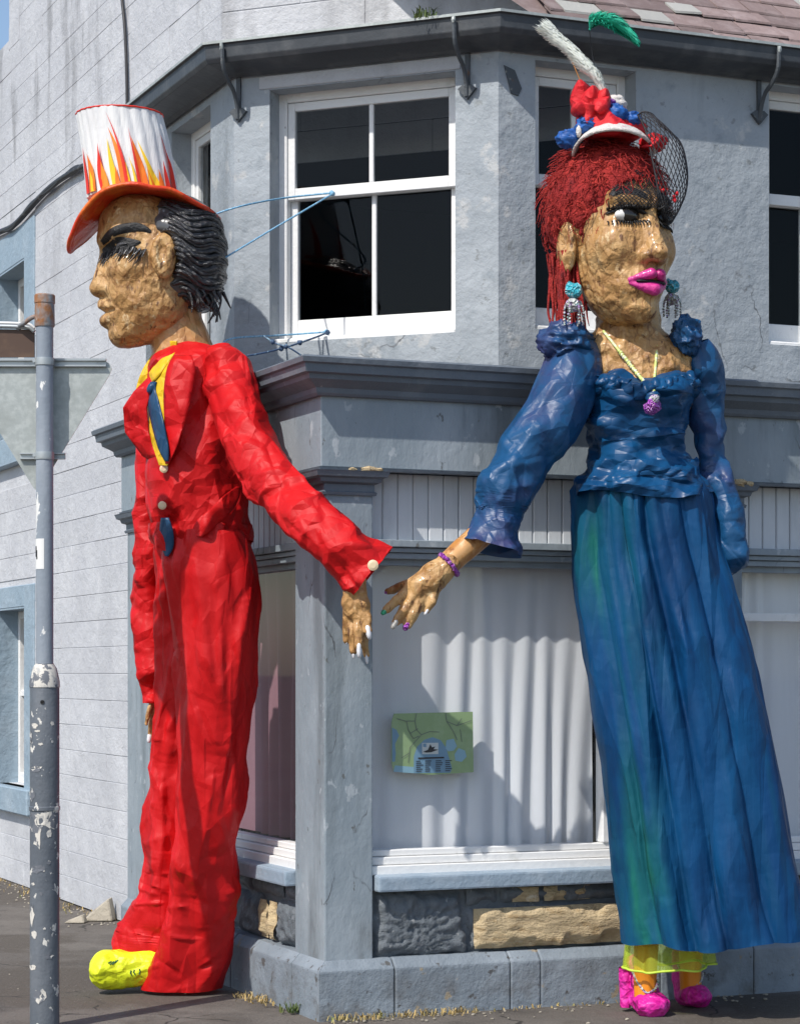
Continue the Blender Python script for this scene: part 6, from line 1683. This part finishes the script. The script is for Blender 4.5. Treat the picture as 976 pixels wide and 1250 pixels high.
# --- earrings and necklace
def earring(c, s=1.0):
    e = obj("earring", lump(c, 0.040*s, 3, 14, (1, 1, 1)), m_bead_a, wom, smooth=True)
    obj("bead", lump(Vector(c) + Vector((0, 0, -.066*s)), 0.033*s, 4, 12, (1, 1, 1)), m_bead_b, e, smooth=True)
    for k in range(6):
        a = k*1.05; b = Vector(c) + Vector((.030*math.cos(a)*s, .03*math.sin(a)*s, -.05*s))
        q = [b, b + Vector((.014*math.cos(a), .012*math.sin(a), -.04)), b + Vector((.014*math.cos(a), .012*math.sin(a), -.11*s))]
        obj("bead_string", join(*[lump(p, 0.0065, i, 6, (1, 1, 1)) for i, p in enumerate(spline(q, 11))]), m_bead_b, e, smooth=True)
earring(at(700, 355, 10.86)); earring(at(820, 350, 11.28), 0.9)
def onchest(u, v, o=0.02):
    return at(u, v, min(frontY(CHs, u, v), frontY(BO, u, v) if v > 462 else 99) - o)
cord = [onchest(736, 404), onchest(752, 424), onchest(768, 444), onchest(784, 464, .04), onchest(797, 478, .07)]
cord2 = [onchest(802, 408), onchest(801, 430), onchest(799, 455), onchest(797, 478, .07)]
nl = obj("necklace", join(tube(spline(cord, 40), 0.0075, 6), tube(spline(cord2, 30), 0.0075, 6), *[lump(p, 0.011, i, 6, (1, 1, 1)) for i, p in enumerate(spline(cord, 34)[10:])]), m_limecord, wom, smooth=True)
obj("pendant", lump(onchest(796, 496, .105), 0.040, 2, 14, (1, 1, 1)), m_purple, nl, smooth=True)
obj("pendant_cap", lump(onchest(798, 491, .115) + Vector((0, -.01, .012)), 0.026, 5, 12, (1, 1, .9)), m_bead_b, nl, smooth=True)
obj("pendant_link", tube([onchest(797, 478, .075), onchest(796, 488, .10)], 0.008, 6), m_bead_b, nl, smooth=True)

# --- small hat with flowers, pompoms and feathers
YF = 10.98
def cloth_ball(c, r, seed, sq=(1, 1, 1), amp=.3):
    n, m = 36, 22
    Q = np.array([(math.sin(math.pi*i/m)*math.cos(2*math.pi*k/n), math.sin(math.pi*i/m)*math.sin(2*math.pi*k/n), math.cos(math.pi*i/m)) for i in range(m+1) for k in range(n)])
    q = 1 + amp*crease(Q, 2.1, seed, oct=2)
    return Q*q[:, None]*r*np.array(sq) + np.array(tuple(c)), [(i*n+k, i*n+(k+1) % n, (i+1)*n+(k+1) % n, (i+1)*n+k) for i in range(m) for k in range(n)]
# brim: curved white band
V = []; m = 40
for i in range(m):
    t = i/(m-1); a = math.pi*(1.02 - 1.0*t)
    u = 749 + 50*math.cos(a); v = 190 - 33*math.sin(a)**0.9 if math.sin(a) > 0 else 190
    Yc = 10.98 - .20*math.sin(math.pi*t)**0.8
    for k in range(5):
        f = k/4
        V.append(at(u*(1-f*.0) + (749-u)*f*.10, v - 7*f*(1 - .3*abs(2*t-1)) + 1, Yc + .09*f + 0.01*math.sin(i*1.3)*f))
band = solid(obj("hat_brim", (V, [(i*5+k, i*5+k+1, (i+1)*5+k+1, (i+1)*5+k) for i in range(m-1) for k in range(4)]), m_whitefelt, wom, smooth=True, recalc=False), 0.014)
def coneshape(c, tip, r, seed):
    c, tip = np.array(tuple(c)), np.array(tuple(tip)); n, m = 30, 14; V = []
    for i in range(m):
        t = i/(m-1)
        for k in range(n):
            a = 2*math.pi*k/n; q = r*(1-t)**0.8*(1 + .12*math.sin(5*a + seed)) + .004
            V.append(c + (tip-c)*t + np.array([q*math.cos(a), q*math.sin(a)*.8, 0]))
    return V, [(i*n+k, i*n+(k+1) % n, (i+1)*n+(k+1) % n, (i+1)*n+k) for i in range(m-1) for k in range(n)] + [tuple(range(n))]
fh = obj("hat_body", cloth_ball(at(746, 158, 11.03), .13, 3, (1.25, .8, .45), .15), m_brightred, wom, smooth=True, recalc=False)
obj("hat_cone", coneshape(at(748, 166, 10.92), at(727, 116, 10.94), .10, 2), m_brightred, fh, smooth=True)
obj("hat_tip", cloth_ball(at(797, 174, 10.96), .048, 8, (1.2, .8, .8), .35), m_brightred, fh, smooth=True, recalc=False)
obj("hat_tip", coneshape(at(790, 180, 10.90), at(808, 165, 10.92), .035, 1), m_brightred, fh, smooth=True)
for k, (u, v, Y, r_) in enumerate(((694, 169, 10.96, .046), (716, 153, 10.92, .042), (751, 138, 10.94, .042), (771, 145, 10.96, .034))):
    obj("pompom", cloth_ball(at(u, v, Y), r_, 20+k, (1.15, 1, .9), .35), m_bluetulle, fh, smooth=True, recalc=False)
obj("pompom", cloth_ball(at(748, 127, 11.02), .052, 31, (1.2, 1, .8), .2), m_whitefelt, fh, smooth=True, recalc=False)
obj("pompom", cloth_ball(at(706, 160, 10.90), .02, 33, (.6, 1, 1.3), .2), m_whitefelt, fh, smooth=True, recalc=False)
obj("pompom", cloth_ball(at(744, 124, 10.96), .02, 35, (1.2, 1, .7), .3), m_purple, fh, smooth=True, recalc=False)
# red flower: upright petals
for k, (u0, v0, u1, v1, w, Y) in enumerate(((716, 140, 707, 97, 17, 10.94), (722, 138, 724, 104, 15, 10.90), (726, 138, 740, 108, 15, 10.92), (712, 138, 702, 122, 13, 10.88), (728, 136, 743, 118, 11, 10.87), (720, 150, 706, 138, 16, 10.90), (720, 126, 716, 150, 14, 10.86))):
    V = []; m = 14
    for i in range(m):
        t = i/(m-1); hw = w*math.sin(math.pi*(0.22 + 0.76*t))**0.9
        du, dv = (u1-u0), (v1-v0); ln = math.hypot(du, dv); nx, ny = -dv/ln, du/ln
        for j in range(7):
            f = j/3 - 1
            V.append(at(u0 + du*t + nx*hw*f, v0 + dv*t + ny*hw*f, Y + .05*f*f + .02*math.sin(t*3 + k)))
    solid(obj("petal", (V, [(i*7+j, i*7+j+1, (i+1)*7+j+1, (i+1)*7+j) for i in range(m-1) for j in range(6)]), m_brightred, fh, smooth=True, recalc=False), 0.004)
def feather(spine, width, mt, seed, nb=260, name="feather", tl=1.9):
    rr = random.Random(seed); S = spline(spine, 60); T = np.gradient(S, axis=0); T /= np.linalg.norm(T, axis=1)[:, None]
    V, F = [], []
    tv, tf = tube(S, np.interp(np.linspace(0, 1, 60), [0, 1], [.005, .002]), 5); V += [tuple(p) for p in tv]; F += list(tf)
    for b in range(nb):
        i = rr.randrange(2, 58); t = i/59; w = np.interp(t, [q[0] for q in width], [q[1] for q in width])*rr.uniform(.6, 1.15)
        n = np.array([rr.gauss(0, 1), rr.gauss(0, .8), rr.gauss(0, 1)]); n -= T[i]*n.dot(T[i]); n /= np.linalg.norm(n)
        side = np.cross(T[i], n); hw = rr.uniform(.002, .0045)
        p0 = S[i]; p1 = p0 + n*w*.6 + T[i]*w*.9; p2 = p0 + n*w*.75 + T[i]*w*(tl + rr.uniform(-.3, .6)) - np.array([0, 0, .25*w])
        k = len(V); V += [tuple(p0-T[i]*hw), tuple(p0+T[i]*hw), tuple(p1+T[i]*hw+side*.004), tuple(p1-T[i]*hw-side*.004), tuple(p2)]
        F += [(k, k+1, k+2, k+3), (k+3, k+2, k+4)]
    return obj(name, (V, F), mt, fh, recalc=False)
feather([at(738, 118, 10.95), at(730, 98, 10.95), at(715, 80, 10.96), at(698, 62, 10.97), at(682, 48, 10.98), at(672, 38, 10.98)], [(0, .025), (.3, .046), (.6, .04), (.85, .05), (1, .045)], m_whitefeather, 5, 2600, tl=1.5)
feather([at(719, 36, 10.92), at(724, 29, 10.91), at(736, 26, 10.9), at(750, 29, 10.9), at(765, 38, 10.9), at(778, 51, 10.9)], [(0, .045), (.35, .055), (.7, .035), (1, .012)], m_greenfeather, 6, 2200, tl=1.2)
obj("feather_stem", tube(spline([at(733, 140, 10.96), at(728, 100, 10.98), at(722, 62, 10.98), at(719, 36, 10.92)], 30), .0022, 5), m_net, fh, smooth=True)
obj("feather_stem", tube(spline([at(722, 128, 10.96), at(708, 98, 10.97), at(697, 72, 10.97)], 20), .003, 5), m_tape, fh, smooth=True)
# --- veil of black net
def netlines(grid, mt, parent, r, step):
    n, m = grid.shape[:2]; parts = []
    for s in range(-m, n, step):
        for sg in (1, -1):
            pts = []
            for j in range(m):
                i = s + j if sg > 0 else s + (m-1-j)
                if 0 <= i < n: pts.append(grid[i, j])
            if len(pts) > 2: parts.append(tube(np.array(pts), r, 4, cap=False))
    return parts
def veilpatch(c):
    # c: four boundary polylines given as rows of (u, v, Y)
    rows = [spline(r_, 28) for r_ in c]; G = np.zeros((36, 28, 3))
    for j in range(28): G[:, j] = spline([r_[j] for r_ in rows], 36)
    return np.array([[tuple(at(*G[i, j])) for j in range(28)] for i in range(36)])
vg = veilpatch([[(778, 140, 10.92), (786, 136, 10.9), (797, 140, 10.9), (804, 152, 10.92)], [(788, 160, 10.90), (804, 158, 10.84), (818, 162, 10.85), (829, 172, 10.92)],
                [(796, 195, 10.86), (812, 192, 10.78), (828, 196, 10.82), (838, 205, 10.92)], [(802, 228, 10.84), (814, 228, 10.76), (828, 228, 10.82), (837, 232, 10.92)],
                [(806, 256, 10.84), (812, 258, 10.8), (822, 256, 10.84), (829, 254, 10.9)], [(811, 270, 10.86), (814, 273, 10.86), (817, 273, 10.87), (820, 270, 10.88)]])
ed = np.concatenate([vg[:, 0], vg[-1, :], vg[::-1, -1], vg[0, ::-1]])
obj("veil", join(*netlines(vg, m_net, None, .0022, 3), tube(ed, .0045, 5, cap=False)), m_net, wom, smooth=True)
ve = [o for o in wom.children if o.name.startswith("veil")][0]
for u, v in ((826, 236), (823, 244), (809, 232), (822, 240)):
    obj("veil_spot", lump(at(u, v, 10.80), .010, u, 8, (1, 1, 1)), m_brightred, ve, smooth=True)
xs = np.linspace(-.17, .17, 40); zs = np.linspace(.27, .07, 26); G = np.zeros((40, 26, 3))
for i, x in enumerate(xs):
    for j, z in enumerate(zs): G[i, j] = (x, proj_front(whead, x, z) - .014, z)
obj("forehead_net", W_((lambda q: (np.array(q[0]), q[1]))(join(*netlines(G, m_net, None, .0018, 2)))), m_net, wom, smooth=True)
# --- underskirt, legs, shoes
TU = [(1128, 768, 862, 11.17, .13), (1155, 764, 865, 11.17, .15), (1182, 761, 868, 11.17, .165)]
ud = lambda P, th, t: 0.016*np.sin(th*7 + 1) + 0.008*np.sin(th*13)
ut = lambda t, th: 0.02*t*np.clip(np.cos(th), 0, 1) + 0.006*np.sin(th*5)*t
tv, tf = loft(rows_px(TU), 140, 24, ud, 2.2, tilt=ut)
us = obj("underskirt", (tv, tf), m_tulle, wom, smooth=True, recalc=False)
obj("underskirt_hem", tube(np.vstack([tv[-140:], tv[-140:-139]]), .006, 6, cap=False), m_tullehem, us, smooth=True)
obj("leg", sleeve([at(789, 1120, 11.16), at(788, 1165, 11.16), at(787, 1195, 11.16), at(787, 1218, 11.15)], [.062, .055, .052, .05], 30, 30, lambda P, th, t: 0.004*np.abs(np.sin(th*6))), m_orange, wom, smooth=True, recalc=False)
obj("leg", sleeve([at(843, 1120, 11.40), at(843, 1165, 11.40), at(842, 1190, 11.40), at(843, 1210, 11.40)], [.06, .055, .05, .05], 30, 30, lambda P, th, t: 0.004*np.abs(np.sin(th*6))), m_orange, wom, smooth=True, recalc=False)
def pshoe(cx_, Y, s, seed, heel):
    x0 = at(cx_, HY, Y).x
    def fn(P):
        p = P - np.array([x0, Y, 0])
        d = sd_ell(p, (.02*s, -.05, .045), (.082*s, .105, .055))
        d = smin(d, sd_cap(p, (0, .05, .05), (0, .06, .11), .055, .058), .04)
        cutp = sd_cap(p, (0, -.02, .19), (0, .03, .115), .075, .048)
        tall = sd_cap(p, (-.012, .05, .06), (-.03, .08, .215), .06, .052)
        d = smin(d, tall, .02)
        d = smax(d, -cutp, .012)
        d = smax(d, -(P[..., 2] - .002), .006)
        return d - 0.012*crease(P, 9, seed, oct=2) - 0.005*crease(P, 24, seed, oct=1)
    V, F = surfnet(fn, (x0-.16, Y-.22, -.02), (x0+.16, Y+.2, .32), .007)
    o = obj("shoe", (V, F), m_pink, wom, smooth=True, recalc=False)
    tr_ = [Vector((x0 - .068, Y - .02, .20)), Vector((x0 - .045, Y - .058, .15)), Vector((x0 - .005, Y - .085, .105)), Vector((x0 + .04, Y - .062, .125)), Vector((x0 + .055, Y - .03, .16))]
    obj("shoe_trim", tube(spline(tr_, 24), .006, 6), m_bead_b, o, smooth=True)
    if heel:
        obj("shoe_heel", join(*[(sleeve([Vector((x0-.095, Y+.06, .21)), Vector((x0-.088, Y+.07, .12)), Vector((x0-.095, Y+.06, .012))], [.03, .032, .022], 20, 20, lambda P, th, t: .006*crease(P, 14, 4)))]), m_pink, o, smooth=True)
pshoe(788, 11.18, 1.0, 3, True); pshoe(843, 11.44, 0.85, 7, False)
